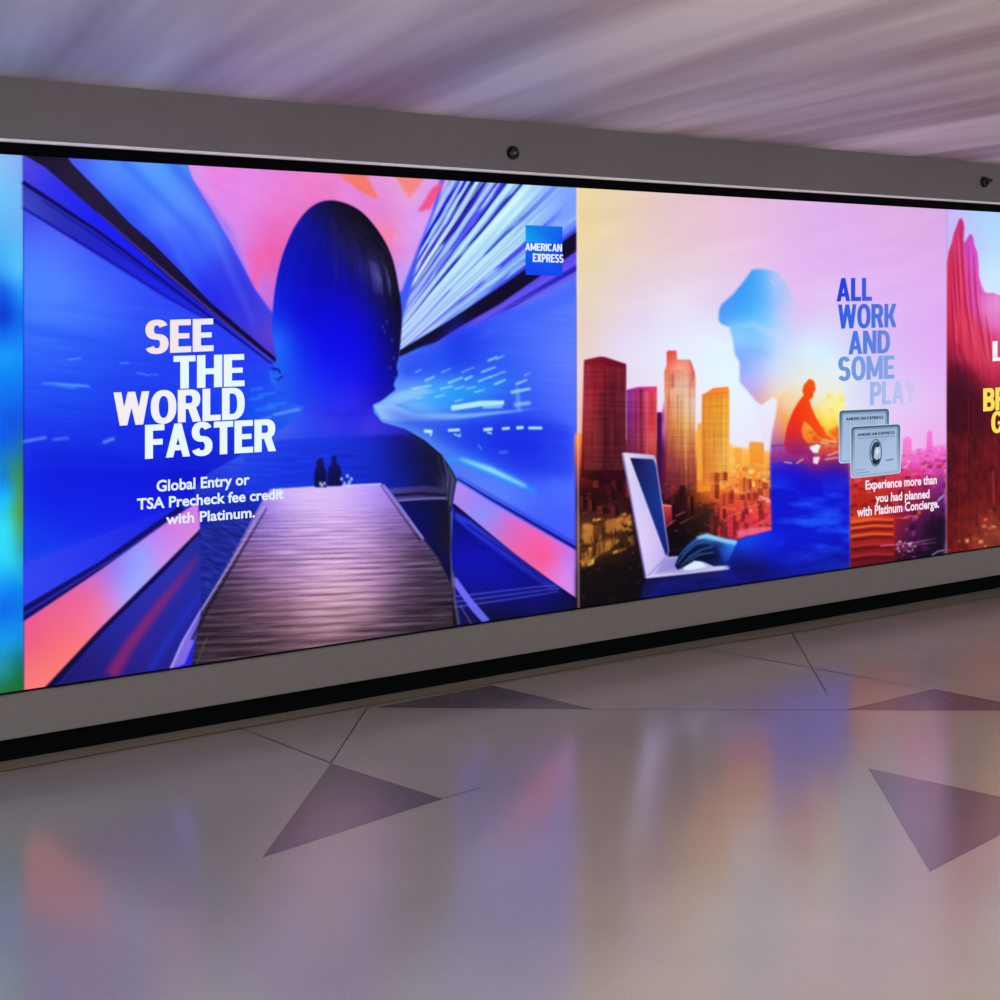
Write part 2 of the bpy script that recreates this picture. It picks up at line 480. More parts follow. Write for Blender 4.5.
def fan(X, Y):
    th = np.degrees(np.arctan2(FVY - Y, X - FVX)); r = np.hypot(X - FVX, Y - FVY)
    wob = (noise(th * 1.0, r, 3.0, 60, 21, 2) - .5) * 1.0 * (th > 37)
    t = th + wob
    c = np.stack([np.interp(t, TH, [k[i] for k in TC]) for i in range(3)], -1)
    light = np.array((172, 214, 252.))
    gap = np.clip((noise(th, r, .8, 26, 31, 2) - .5) * 5, 0, 1) * (th > 37)            # breaks in the streaks
    c = mix(c, light, gap * .6)
    near = np.clip((205 - r) / 95, 0, 1) * (th > 37)                                   # paler towards the head
    c = mix(c, (168, 186, 248), near * .72)
    cor = np.clip((X - 520) / 45, 0, 1) * np.clip((th - 36.5) / 3, 0, 1)               # plain blue corner
    c = mix(c, (125, 155, 252), cor * .92)
    fine = noise(th, r, .45, 90, 41, 2) - .5
    c = c + (fine * 90 * (th > 37) * (1 - cor))[..., None]
    pk = np.clip((th - 61.5) / 2.5, 0, 1)
    return c


FANP = [(398, 352), (403, 318), (412, 285), (421, 246), (430, 224), (440, 196), (450, 160), (580, 160), (577.2, 290), (500, 312), (440, 342)]
poly(FANP, fan, .8)
bm_ = [(FVX + 243 / math.cos(math.radians(a)) * math.cos(math.radians(a)), FVY - 243 * math.tan(math.radians(a))) for a in (33.1, 36.0)]
poly([(399, 357), (440, 338), (500, 304), bm_[0], bm_[1], (535, 265), (500, 287), (450, 320), (400, 350)], (20, 14, 50), .6, 1, pid=ID_BEAM2)
line([(400, 362), (450, 340), (505, 309), (577, 272)], [1.5, 2, 2.5, 2.5], (105, 90, 230), .8, .7)
poly([(400, 372), (450, 350), (515, 312), (577, 283), (577, 300), (520, 322), (450, 356), (410, 376)], (70, 100, 250), 3, .5)
poly(zc((450, 610), (600, 540), (700, 500), (690, 620), (560, 660), (450, 660)), (40, 80, 235), 5, .65)
glow(458, 345, 14, 24, (35, 60, 225), .6)
glow(470, 392, 34, 9, (40, 150, 245), .7, -.25)
glow(438, 392, 22, 12, (70, 170, 248), .6, -.2)
# dashes of passing lights
for x, y, l, w in [(490, 690, 60, 6), (530, 665, 30, 6), (500, 640, 20, 3), (575, 690, 40, 5), (600, 672, 45, 6), (650, 662, 25, 7), (560, 715, 30, 4), (620, 690, 30, 4), (655, 690, 30, 4), (700, 640, 45, 5), (720, 605, 30, 6), (745, 600, 25, 4),
                   (690, 668, 40, 5), (740, 676, 35, 6), (805, 676, 35, 6), (790, 700, 60, 9), (620, 728, 25, 4), (680, 700, 30, 4), (725, 655, 50, 4), (830, 650, 20, 3), (505, 720, 20, 3), (640, 640, 40, 3), (580, 640, 30, 3)]:
    sl = -.30 if y < 690 else -.12
    line(zc((x, y + 4), (x + l, y + l * sl)), [w * .36, w * .26], (175, 228, 245), .5, .72)
line(zc((610, 752), (700, 738), (770, 735)), [5, 5.5, 4], (180, 230, 248), .7, .95)
line(zc((705, 748), (765, 746)), 3.2, (165, 220, 248), .8, .8)
line(zc((800, 742), (850, 736)), 3.5, (160, 205, 250), 1, .75)
line(zc((810, 690), (815, 760)), 3, (150, 200, 250), 1.5, .6)
poly(zc((372, 742), (430, 740), (500, 768), (640, 770), (880, 752), (640, 785), (440, 792), (400, 788)), (165, 205, 250), 1.2, .75)
poly(zc((375, 745), (440, 742), (560, 700), (520, 690), (455, 700), (425, 715)), (150, 200, 248), 1.5, .65)
poly(zd((330, 95), (560, 130), (900, 135), (975, 160), (980, 330), (800, 310), (520, 200), (400, 150)), (25, 45, 215), 6, .5)
for a, b, w in [((480, 170), (508, 172), 8), ((560, 168), (600, 166), 6), ((600, 178), (600, 190), 3), ((678, 166), (708, 163), 7), ((740, 163), (766, 160), 6), ((788, 160), (812, 158), 7), ((828, 160), (874, 160), 6), ((580, 180), (598, 188), 3), ((690, 174), (706, 178), 4), ((500, 186), (505, 178), 4)]:
    line(zd(a, b), w * .42, (190, 236, 250), .5, .95)
line(zd((660, 215), (672, 232)), 1.2, (140, 180, 250), .5, .6)
line(zd((730, 242), (760, 240)), 1.8, (140, 180, 250), .8, .6)
line(zd((562, 262), (650, 285), (760, 330), (850, 375)), [5, 9, 10, 5], (50, 145, 250), 2.5, .9)
line(zd((600, 262), (700, 298), (820, 355)), [1.5, 5, 2.5], (165, 225, 252), 1.4, .85)
poly(zd((575, 275), (650, 300), (860, 380), (985, 470), (985, 560), (780, 430), (590, 325)), [(460, 475, 90, 120, 245), (500, 500, 95, 130, 250), (540, 520, 75, 100, 250), (570, 540, 80, 100, 252)], 2, .8)
line(zd((590, 328), (700, 395), (840, 475), (990, 562)), [1.5, 2.2, 2.6, 3.2], (20, 20, 120), .5)
line(zd((590, 318), (700, 382), (840, 462), (985, 545)), [1, 1.6, 2, 2], (50, 60, 215), .8, .8)
poly(zd((588, 338), (700, 405), (840, 487), (992, 572), (1000, 738), (900, 672), (780, 585), (576, 415)),
     [(458, 488, 175, 135, 235), (470, 500, 160, 130, 240), (485, 515, 140, 140, 250), (495, 505, 150, 130, 245), (510, 525, 205, 110, 190), (520, 520, 215, 110, 195), (540, 545, 238, 100, 160), (545, 558, 242, 95, 150), (555, 545, 225, 105, 190), (565, 570, 205, 130, 225), (575, 560, 175, 125, 240), (573, 590, 200, 140, 235)], .6)
poly(zd((576, 413), (780, 583), (900, 670), (1000, 738), (1000, 800), (570, 830)), [(460, 520, 15, 15, 120), (455, 560, 18, 20, 165), (480, 560, 20, 22, 170), (500, 585, 15, 20, 150), (540, 600, 18, 18, 110), (570, 610, 15, 15, 70), (480, 610, 20, 22, 90), (500, 620, 15, 15, 60)], .5)
line(zd((576, 415), (780, 585), (900, 672), (1000, 742)), [3, 3, 2.5, 3], (14, 10, 60), .5)
poly(zd((582, 438), (640, 470), (860, 640), (940, 700), (900, 700), (800, 628), (640, 510), (582, 462)), [(460, 520, 50, 65, 215), (540, 580, 40, 45, 170)], .8, .9)
line(zd((620, 480), (780, 590), (880, 668)), 1.6, (20, 20, 110), .7, .8)
line(zd((600, 505), (720, 590), (860, 680)), 1.2, (15, 15, 110), .6, .7)
for k in range(5):
    line(zd((580, 722 + k * 9), (700, 708 + k * 8), (850, 690 + k * 7), (930, 684 + k * 5)), [1.0, .9, .8, .6], (130, 140, 240) if k % 2 == 0 else (30, 30, 130), .3, .8)
poly(zd((575, 655), (590, 660), (640, 730), (700, 800), (675, 808), (640, 770), (576, 680)), [(455, 580, 120, 110, 240), (485, 615, 105, 105, 230)], .5)
line(zd((600, 750), (640, 815)), 1.5, (150, 120, 120), .5, .6)

# ------------------------------------------------ the woman: hair above, sea and boardwalk inside her outline
BODY = zc((165, 745), (150, 775), (110, 805), (78, 827)) + zb((830, 170), (700, 240), (640, 300), (665, 330)) + \
    [(201, 520), (201.5, 700), (460, 700), (457, 625)] + zd((575, 700), (570, 440), (580, 380), (588, 335)) + \
    zc((630, 975), (612, 940), (580, 893), (530, 850), (470, 815), (400, 795), (375, 765), (372, 740), (425, 705), (300, 640), (200, 700))
body_clip = mask_full(BODY, .5)
poly(BODY, [(300, 420, 55, 85, 240), (285, 432, 70, 95, 235), (330, 425, 60, 65, 225), (370, 425, 70, 60, 215), (330, 400, 40, 40, 225), (360, 405, 40, 35, 215), (250, 452, 60, 100, 240), (230, 465, 50, 80, 235), (400, 430, 50, 45, 180),
            (260, 460, 35, 75, 235), (300, 450, 35, 70, 225), (300, 470, 25, 60, 225), (350, 455, 25, 50, 210), (355, 475, 22, 45, 195), (390, 455, 25, 40, 165), (385, 475, 20, 40, 170), (225, 485, 30, 60, 215), (410, 470, 22, 26, 100), (430, 455, 25, 22, 65), (445, 475, 28, 26, 70),
            (210, 540, 20, 30, 125), (215, 560, 20, 32, 130), (240, 520, 20, 35, 140), (205, 590, 25, 30, 120), (410, 510, 14, 16, 95), (430, 530, 14, 16, 95), (445, 520, 25, 22, 60), (445, 570, 18, 16, 70), (450, 610, 30, 22, 40), (205, 640, 45, 30, 40), (200, 660, 40, 28, 40)], .5, pid=ID_WOMAN)
# the horizon of the sea inside the figure
poly(zd((-120, 215), (0, 200), (200, 192), (400, 182), (440, 190), (520, 290), (400, 380), (-120, 380)),
     [(250, 450, 40, 75, 235), (290, 445, 30, 65, 225), (290, 465, 25, 60, 230), (330, 445, 30, 60, 215), (335, 470, 20, 50, 215), (370, 440, 30, 45, 190), (370, 470, 20, 45, 185), (400, 440, 25, 28, 120), (410, 465, 20, 26, 110), (390, 490, 20, 40, 160), (430, 460, 25, 22, 70)], 1.2, .9, clip=body_clip)
poly(BODY, lambda X, Y: mix((10, 20, 110), (70, 110, 245), noise(X, Y, 18, 1.6, 3)), .5, lambda X, Y: .22 * (Y > 445) * np.clip((395 - X) / 40, 0, 1))
poly(zb((665, 430), (880, 352), (860, 380), (770, 530), (675, 685)), lambda X, Y: mix((18, 22, 95), (60, 80, 200), noise(X, Y - (X - 200) * .35, 9, 2.2, 12)), .6, .85)
# dark jacket at her right side
poly(zc((470, 815), (530, 850), (580, 893), (612, 940), (632, 975)) + zd((590, 335), (583, 380), (572, 440), (560, 560), (530, 600), (545, 430), (520, 330), (500, 250), (440, 185)), [(425, 445, 30, 30, 65), (440, 470, 26, 26, 58), (450, 480, 55, 60, 95), (450, 520, 45, 45, 60), (440, 550, 28, 26, 50)], 1.5, .9, clip=body_clip)
line(zd((540, 240), (560, 320), (555, 400)), 1.4, (110, 110, 150), .6, .7)
line(zd((560, 290), (576, 330), (566, 420)), 1.8, (95, 100, 130), .7, .7)
line(zd((525, 250), (545, 330), (545, 400)), .8, (80, 80, 120), .5, .6)
line(zd((572, 440), (568, 560), (576, 700)), [1.5, 1.2, 2.4], (110, 120, 150), .6, .7)
line(zd((578, 640), (582, 730), (596, 815)), [2, 3, 3], (95, 90, 110), .7, .8)
# pier cross beam and the water beyond it
poly(zd((355, 362), (480, 352), (560, 360), (560, 392), (395, 405)), [(395, 492, 85, 75, 150), (420, 490, 70, 60, 120), (445, 492, 60, 55, 90)], .7, .9)
line(zd((375, 385), (470, 378), (555, 385)), 3, (20, 18, 55), .7, .8)
line(zd((392, 402), (470, 396), (555, 394)), 2.2, (130, 115, 170), .6, .85)
poly(zd((398, 408), (560, 400), (566, 560), (520, 590), (478, 530)), [(405, 510, 12, 16, 95), (425, 520, 12, 16, 95), (440, 515, 20, 18, 60), (435, 550, 12, 14, 80), (448, 540, 35, 30, 45)], .8)
# the boardwalk
WALK = [(266, 494), (271, 489.5), (330, 485.5), (381, 483.5), (385, 487), (424, 540), (437, 557), (452.5, 588), (453.5, 700), (186, 700), (196, 640), (201.5, 612)]


WALKC = [(280, 493, 197, 169, 255), (330, 490, 211, 183, 255), (375, 488, 174, 149, 254), (300, 515, 211, 178, 255), (340, 520, 218, 181, 255), (385, 520, 162, 128, 212), (262, 520, 139, 114, 212), (280, 540, 179, 143, 230), (330, 550, 226, 181, 248), (365, 550, 199, 155, 222),
         (415, 555, 73, 54, 93), (250, 560, 129, 94, 151), (300, 575, 197, 149, 201), (340, 580, 234, 186, 220), (380, 585, 164, 122, 168), (430, 590, 36, 25, 46), (225, 590, 59, 40, 70), (270, 605, 125, 88, 114), (320, 610, 199, 151, 171),
         (360, 610, 179, 137, 157), (400, 615, 69, 50, 70), (440, 620, 25, 16, 30), (220, 625, 41, 27, 39), (270, 635, 78, 54, 65), (320, 640, 136, 101, 112), (365, 635, 90, 65, 76), (205, 655, 25, 16, 26), (260, 655, 50, 34, 42), (320, 655, 66, 47, 56), (420, 630, 29, 20, 30), (450, 625, 18, 12, 23)]
poly(WALK, WALKC, .5, pid=ID_WALK)
walk_clip = mask_full(WALK, .5)
y = 490.0
gap = 2.2
while y < 690:
    dk = np.clip((y - 485) / 60, .12, 1)
    n = 9
    xs = np.linspace(190, 460, n)
    ys = [y - (x - 320) * .045 * min(1, (y - 480) / 120) + random.uniform(-.3, .3) for x in xs]
    ws = [max(.35, gap * .22 * random.uniform(.4, 1.5)) for _ in xs]
    line(list(zip(xs, ys)), ws, (30, 18, 35), .35, .42 * dk, clip=walk_clip)
    line(list(zip(xs, [v + gap * .5 for v in ys])), [w * 1.3 for w in ws], (240, 215, 240), .7, .16 * dk, clip=walk_clip)
    y += gap
    gap *= 1.045
poly(WALK, lambda X, Y: mix((20, 10, 25), (255, 225, 240), noise(X, Y + (X - 320) * .045, 26, 1.5, 8)), .5, lambda X, Y: .26 * np.clip((Y - 490) / 40, .2, 1))
line([(270, 490.5), (330, 486.5), (381, 484)], 1.4, (205, 190, 245), .4, .9)
line(zd((345, 348), (385, 400), (478, 530)), [1.6, 2, 2.2], (150, 140, 215), .5, .95)
line(zd((335, 350), (470, 540)), [1, 2], (40, 30, 70), .6, .6)
line(zd((478, 530), (530, 600), (572, 690)), [1.6, 1.6, 1.2], (75, 60, 85), .6, .7)
line(zb((882, 352), (780, 525), (672, 700)), [1.4, 1.4, 2], (160, 150, 225), .5, .95)
line(zb((890, 360), (790, 530), (690, 700), (640, 800)), [1, 2, 3, 3], (25, 18, 45), .7, .7)
line(zb((690, 790), (655, 880)), 2, (90, 90, 80), .6, .6)
# the pair sitting at the end of the pier
SIT = [zd((116, 358), (114, 320), (118, 295), (124, 285), (120, 275), (128, 262), (140, 260), (147, 272), (146, 285), (154, 300), (156, 358)),
       zd((158, 355), (158, 315), (162, 290), (172, 280), (170, 262), (176, 250), (186, 252), (190, 265), (188, 278), (200, 288), (206, 310), (207, 353))]
poly(SIT[0], [(318, 462, 34, 24, 95), (320, 475, 15, 18, 80), (324, 485, 12, 14, 70)], .5, pid=ID_SIT1)
poly(SIT[1], [(333, 460, 22, 25, 105), (336, 475, 14, 18, 85)], .5, pid=ID_SIT2)
for x, y in [(205, 330), (215, 345), (225, 320), (232, 340), (238, 330), (228, 350), (140, 352), (148, 345), (135, 345)]:
    ell(*zd((x, y))[0], 1.5, 1.9, (190, 205, 220), .5, .8)
ell(*zd((0, 375))[0], 2.2, 4, (200, 225, 250), .8, .9)

# hair
HAIR = zc((240, 122), (300, 135), (350, 168), (400, 232), (432, 300), (451, 390), (460, 470), (455, 560), (450, 600), (444, 625), (448, 650), (435, 680), (440, 695), (420, 712), (400, 728), (372, 742),
          (350, 752), (280, 762), (200, 752), (165, 745), (130, 737), (110, 712), (78, 692), (62, 668), (60, 640), (82, 645), (72, 625), (80, 600), (72, 560), (67, 500), (72, 420), (85, 340), (108, 262), (143, 190), (188, 140))
HC = [(329, 203, 22, 18, 70), (320, 215, 25, 22, 100), (340, 212, 26, 20, 55), (360, 225, 26, 20, 45), (305, 225, 22, 25, 150), (375, 245, 22, 18, 45), (350, 240, 38, 30, 85), (330, 240, 22, 22, 120), (295, 255, 14, 22, 175), (310, 255, 14, 16, 160),
      (372, 265, 50, 45, 105), (385, 275, 28, 24, 60), (345, 265, 25, 22, 130), (285, 285, 12, 30, 200), (320, 285, 12, 10, 175), (355, 285, 20, 16, 150), (380, 295, 28, 24, 95), (395, 300, 18, 14, 45), (278, 315, 18, 55, 225), (300, 315, 14, 16, 205), (335, 315, 12, 8, 205), (370, 315, 16, 12, 160), (397, 330, 20, 14, 70),
      (280, 340, 35, 100, 245), (300, 345, 22, 50, 230), (335, 345, 12, 12, 225), (365, 345, 14, 10, 205), (385, 345, 14, 10, 140), (397, 355, 20, 15, 90), (280, 365, 35, 100, 240), (310, 370, 25, 50, 235), (340, 375, 25, 30, 235), (370, 375, 22, 18, 205), (390, 375, 16, 14, 150), (295, 395, 40, 80, 235), (320, 398, 40, 60, 235), (355, 400, 48, 45, 225), (378, 392, 30, 22, 180)]
HAIR = smooth(HAIR, 4)
poly(HAIR, HC, .6, pid=ID_HAIR)
hair_clip = mask_full(HAIR, .6)
for k in range(70):                                     # strands following the skull
    a = random.uniform(-.95, .95)
    x0 = 332 + a * 20 * random.uniform(.5, 1)
    y0 = 204 + abs(a) * 14 + random.uniform(0, 20)
    x1 = 337 + a * 60; y1 = 250 + random.uniform(0, 30)
    x2 = 337 + a * 66; y2 = y1 + random.uniform(20, 60)
    right = a > -.1
    col = (70, 62, 130) if right else (30, 45, 190)
    if random.random() < .45:
        col = (12, 8, 35) if right else (10, 10, 110)
    line([(x0, y0), ((x0 + x1) / 2 + a * 8, (y0 + y1) / 2 - 6), (x1, y1), (x2, y2)], [.5, 1.2, 1.4, .4], col, .7, random.uniform(.05, .22), clip=hair_clip)
for k in range(16):
    x = random.uniform(362, 390)
    line([(x, 258 + (x - 362) * .35), (x + 4, 275 + (x - 362) * .3), (x + 5, 292 + (x - 362) * .2)], [.4, 1.2, .3], (120, 118, 190), .5, .4, clip=hair_clip)
for x, y in [(402, 505), (415, 490), (430, 545), (425, 630), (440, 660), (408, 520), (436, 600)]:
    ell(*zc((x, y))[0], 1.2, 1.8, (90, 110, 210), .5, .5, clip=hair_clip)
line(zc((66, 632), (85, 634), (92, 645)), 1.8, (16, 14, 110), .5, .9)
line(zc((72, 660), (82, 668), (100, 655)), 1.6, (16, 16, 120), .5, .9)
glow(*zc((75, 665))[0], 3, 4, (70, 120, 235), .5)

# ================================================================== print with the man and the city
A2 = [(576.4, 100), (947.4, 100), (947.2, 720), (577.2, 720)]
poly(A2, [
    (582, 200, 232, 205, 140), (590, 240, 228, 205, 150), (600, 200, 228, 203, 150), (585, 280, 226, 205, 165), (585, 330, 226, 200, 185), (580, 380, 228, 200, 200), (580, 420, 230, 175, 175), (630, 205, 226, 198, 165), (640, 240, 224, 195, 180), (620, 280, 224, 200, 190), (670, 215, 222, 188, 190), (680, 250, 225, 190, 195),
    (720, 215, 226, 182, 202), (710, 260, 226, 192, 210), (760, 225, 224, 176, 214), (640, 320, 218, 205, 235), (680, 300, 226, 212, 236), (690, 330, 224, 226, 252), (620, 345, 222, 210, 240), (700, 370, 222, 235, 254), (650, 350, 222, 222, 250), (705, 300, 220, 205, 235),
    (725, 350, 218, 240, 255), (740, 380, 222, 242, 255), (730, 420, 228, 232, 252), (760, 420, 225, 228, 250), (790, 330, 215, 195, 245), (800, 250, 218, 168, 232), (820, 225, 216, 165, 232), (850, 240, 216, 162, 235), (900, 230, 220, 164, 224), (935, 215, 212, 160, 220),
    (805, 300, 218, 178, 240), (830, 300, 215, 185, 242), (810, 350, 208, 236, 250), (830, 360, 208, 230, 252), (860, 300, 216, 175, 240), (900, 290, 216, 165, 238), (935, 290, 215, 160, 235), (860, 360, 200, 200, 248), (900, 360, 215, 180, 242), (935, 360, 220, 170, 242),
    (870, 400, 210, 205, 245), (910, 400, 220, 190, 245), (935, 410, 225, 180, 240), (840, 400, 220, 225, 240), (900, 430, 228, 185, 240), (930, 440, 230, 170, 235), (700, 420, 235, 220, 235), (800, 370, 215, 220, 235)], .3)
poly(A2, lambda X, Y: mix((190, 170, 215), (250, 238, 255), noise(X - Y * .8, Y + X * .25, 60, 16, 14)), .3, lambda X, Y: .16 * np.clip((350 - Y) / 60, 0, 1))
# warm haze low over the city
HZ = [(576, 432), (590, 440), (660, 440), (700, 430), (735, 447), (775, 452), (775, 700), (576, 700)]
poly(HZ, [(580, 445, 232, 130, 70), (585, 470, 136, 50, 36), (600, 480, 79, 25, 28), (640, 470, 86, 21, 36), (670, 470, 86, 28, 50), (690, 450, 225, 150, 80), (692, 475, 108, 43, 39), (705, 480, 235, 140, 45), (700, 500, 136, 68, 28),
          (735, 465, 246, 175, 85), (745, 480, 245, 150, 60), (765, 475, 242, 150, 80), (730, 490, 235, 110, 50), (760, 495, 232, 105, 65), (730, 505, 215, 80, 60), (765, 515, 205, 60, 70), (740, 520, 195, 50, 70), (765, 530, 225, 90, 120), (745, 530, 205, 60, 85), (715, 525, 80, 30, 35), (700, 515, 68, 32, 25),
          (580, 500, 43, 10, 25), (600, 500, 50, 14, 21), (585, 525, 93, 54, 36), (600, 530, 100, 61, 32), (615, 525, 86, 50, 28), (590, 550, 72, 46, 25), (585, 575, 32, 18, 18), (610, 560, 43, 25, 18), (620, 590, 15, 8, 15), (640, 590, 12, 8, 25), (590, 600, 21, 8, 21), (680, 590, 11, 10, 43), (700, 540, 32, 15, 21), (690, 520, 43, 14, 21), (680, 500, 50, 15, 32)], 1.5, 1)
# distant low blocks
for x0, y0, x1, c in [(734, 449, 742, (243, 165, 70)), (749, 443, 764, (240, 150, 55)), (764, 458, 772, (245, 170, 90)), (729, 458, 735, (246, 190, 110)), (697, 424, 702, (246, 175, 95)), (743, 455, 750, (246, 175, 85))]:
    poly([(x0, y0), (x0 + 2, y0 - 1.5), (x1, y0 - .5), (x1, 492), (x0, 492)], [(x0, y0, *c), (x0, 490, 236, 130, 60)], .7, .9)
# towers
poly(zf((62, 270), (100, 262), (104, 400), (62, 400)), [(580, 438, 236, 140, 70), (583, 462, 190, 70, 50)], 1, .9)
poly([(584, 360), (600, 356.5), (605, 357), (626.2, 364), (626, 482), (606, 484), (581, 478)],
     [(586, 365, 140, 23, 51), (600, 362, 127, 18, 46), (595, 400, 144, 29, 55), (586, 430, 129, 31, 42), (598, 440, 91, 14, 31), (590, 465, 84, 17, 31), (604, 375, 114, 15, 42), (615, 370, 110, 12, 46), (610, 400, 89, 10, 38), (622, 400, 102, 11, 51), (612, 430, 59, 8, 28), (622, 440, 62, 8, 38), (612, 465, 42, 7, 24), (600, 478, 42, 9, 22)], .5, pid=ID_T1)
poly([(604, 376), (624, 372), (624, 480), (604, 480)], (85, 8, 38), .8, .55)
poly([(598, 394), (609, 391), (609, 480), (598, 478)], (70, 8, 32), .8, .5)
for k in range(9):
    line([(584.5 + k * 2.1, 366 + k * .2), (583 + k * 2.2, 470)], .5, (215, 60, 80), .4, .22)
poly([(626.5, 390), (638, 387), (657, 386.5), (656.6, 474), (627, 474)],
     [(630, 395, 130, 40, 150), (632, 420, 115, 25, 120), (632, 450, 100, 18, 80), (645, 392, 200, 50, 105), (653, 400, 230, 70, 100), (647, 420, 190, 45, 75), (653, 440, 235, 90, 85), (648, 460, 130, 30, 60), (654, 468, 170, 60, 60)], .5, pid=ID_T2)
poly([(639.5, 389), (642.5, 389), (642.5, 470), (639.5, 470)], (95, 12, 55), .5, .7)
poly([(646, 391), (648, 391), (648, 460), (646, 460)], (235, 120, 130), .6, .5)
line([(628, 389.5), (639, 387.5), (656, 387)], 1, (170, 90, 190), .4, .7)
poly([(657, 412), (662, 412), (663, 402), (668, 400), (668, 500), (657, 500)], [(664, 405, 230, 160, 230), (665, 425, 215, 130, 215), (660, 420, 110, 25, 90), (660, 450, 70, 15, 70), (666, 455, 120, 40, 100), (662, 480, 90, 25, 60)], .7)
poly([(657, 413), (661.5, 412.5), (661.5, 490), (657, 490)], (70, 14, 70), .6, .9)
poly([(666.6, 352), (668, 350.5), (676.5, 350.5), (677.3, 359.5), (690, 359.5), (691.5, 362), (694, 370), (695.6, 376), (695, 480), (666, 500), (664.5, 400), (664, 372), (666.5, 366)],
     [(671, 353, 226, 85, 70), (671, 365, 236, 120, 100), (683, 365, 242, 160, 145), (692, 368, 232, 120, 105), (669, 385, 238, 150, 125), (680, 385, 250, 218, 196), (690, 385, 240, 165, 140), (672, 405, 235, 165, 130), (684, 405, 246, 215, 165), (693, 405, 240, 200, 190), (670, 425, 225, 140, 90), (680, 425, 230, 170, 95), (690, 425, 235, 185, 120), (670, 450, 150, 65, 65), (682, 450, 205, 130, 70), (691, 450, 190, 105, 65), (672, 475, 110, 35, 55), (685, 475, 140, 60, 55)], .6, pid=ID_T3)
for x, a, b in [(672.5, 374, 386), (677.5, 395, 470), (686, 370, 470), (681.5, 400, 470), (690, 380, 470), (668.5, 395, 470)]:
    line([(x, a), (x, b)], .9, (190, 90, 75) if x != 686 else (250, 220, 190), .5, .5)
poly([(670.5, 373), (674.5, 373), (674.5, 388), (670.5, 388)], (175, 85, 75), .8, .55)
line([(671.5, 390), (671.5, 399)], 2.4, (250, 205, 150), .6, .7)
line([(690, 362), (693, 372), (692, 382)], 2, (222, 90, 80), .7, .6)
poly([(702, 395), (707, 392), (713, 388), (728, 386.5), (729.5, 391), (729, 488), (701, 492)],
     [(705, 400, 238, 150, 50), (720, 390, 242, 130, 55), (718, 400, 246, 160, 45), (727, 400, 248, 175, 60), (705, 430, 236, 145, 45), (718, 430, 248, 178, 60), (727, 440, 250, 185, 80), (705, 460, 230, 130, 40), (720, 460, 248, 185, 80), (715, 482, 240, 150, 55)], .6, pid=ID_T4)
line([(702, 395), (728, 393)], 1.2, (200, 90, 40), .5, .6)
for k in range(6):
    line([(705 + k * 4.2, 398), (705 + k * 4.2, 480)], .6, (215, 110, 30), .5, .4)
poly([(698, 425), (702, 423), (703, 480), (697, 480)], (240, 160, 70), .6, .8)

for q in ([(584, 366), (604, 362), (604, 470), (584, 470)], [(605, 366), (626, 368), (626, 470), (605, 470)], [(627, 392), (657, 392), (657, 465), (627, 465)], [(666, 370), (695, 370), (695, 490), (666, 490)], [(702, 397), (729, 395), (729, 486), (702, 486)]):
    poly(q, lambda X, Y: mix((60, 0, 20), (255, 190, 140), noise(X, Y, 2.2, 40, 81, 2)), .5, .17)
    poly(q, lambda X, Y: mix((40, 0, 20), (255, 200, 150), noise(X, Y, 30, 1.6, 82, 2)), .5, .10)

# blocks, roofs and streets, scattered small


def blocks(n, region, cols, wr, hr, seed, alpha=.7, slope=-.12, lift=(.6, 1.6)):
    rr = random.Random(seed)
    m = mask_full(region, 1.0)
    pts = np.asarray(region)
    for _ in range(n):
        x = rr.uniform(pts[:, 0].min(), pts[:, 0].max()); y = rr.uniform(pts[:, 1].min(), pts[:, 1].max())
        w = rr.uniform(*wr); h = rr.uniform(*hr)
        ii, jj = int((x - CX0) * S), int((y - CY0) * S)
        if not (0 <= ii < W and 0 <= jj < H) or m[jj, ii] < .3:
            continue
        c = np.array(rr.choice(cols), dtype=float) * rr.uniform(*lift)
        poly([(x, y), (x + w, y + w * slope), (x + w, y + h + w * slope), (x, y + h)], tuple(np.clip(c, 0, 255)), .35, alpha * rr.uniform(.5, 1), clip=m)


blocks(150, [(720, 478), (772, 470), (772, 540), (740, 536), (716, 515)], [(225, 90, 70), (180, 40, 60), (240, 140, 90), (150, 30, 60), (235, 110, 120)], (2, 8), (1, 4), 1, .7)
blocks(60, [(730, 465), (772, 462), (772, 490), (730, 495)], [(250, 190, 100), (235, 130, 50), (250, 210, 140)], (2, 6), (1, 4), 2, .6)
blocks(130, [(577, 482), (640, 478), (690, 490), (716, 515), (716, 545), (690, 548), (670, 555), (640, 500), (577, 515)], [(120, 50, 35), (60, 20, 25), (160, 90, 50), (40, 15, 25), (90, 60, 30)], (2, 8), (1, 3), 3, .7)
blocks(130, [(577, 520), (630, 508), (634, 545), (600, 562), (577, 572)], [(190, 125, 55), (70, 40, 25), (40, 22, 22), (215, 150, 75), (100, 60, 30)], (2, 8), (2, 6), 4, .75, -.35)
blocks(70, [(577, 560), (630, 540), (645, 580), (640, 610), (577, 625)], [(60, 40, 28), (20, 12, 18), (90, 60, 35)], (2, 7), (1, 4), 5, .6)
blocks(70, [(696, 500), (724, 500), (724, 540), (690, 540)], [(130, 70, 35), (50, 28, 20), (160, 60, 50), (90, 70, 40)], (2, 5), (1, 3), 6, .7)
for q, c in [(((95, 640), (138, 640), (140, 725), (95, 720)), (200, 135, 65)), (((190, 625), (260, 610), (255, 670), (190, 680)), (190, 125, 60)), (((90, 760), (135, 750), (130, 810), (90, 810)), (175, 115, 55)), (((150, 720), (220, 700), (215, 745), (150, 780)), (165, 108, 55)), (((262, 620), (295, 600), (295, 640), (262, 645)), (205, 140, 70))]:
    poly(zf(*q), c, .8, .75)
for k in range(14):
    x = 583 + k * 4
    line([(x, 528 + random.uniform(0, 25)), (x + 1, 536 + random.uniform(0, 25))], 1, (40, 20, 18), .4, .7)
rb = random.Random(23)
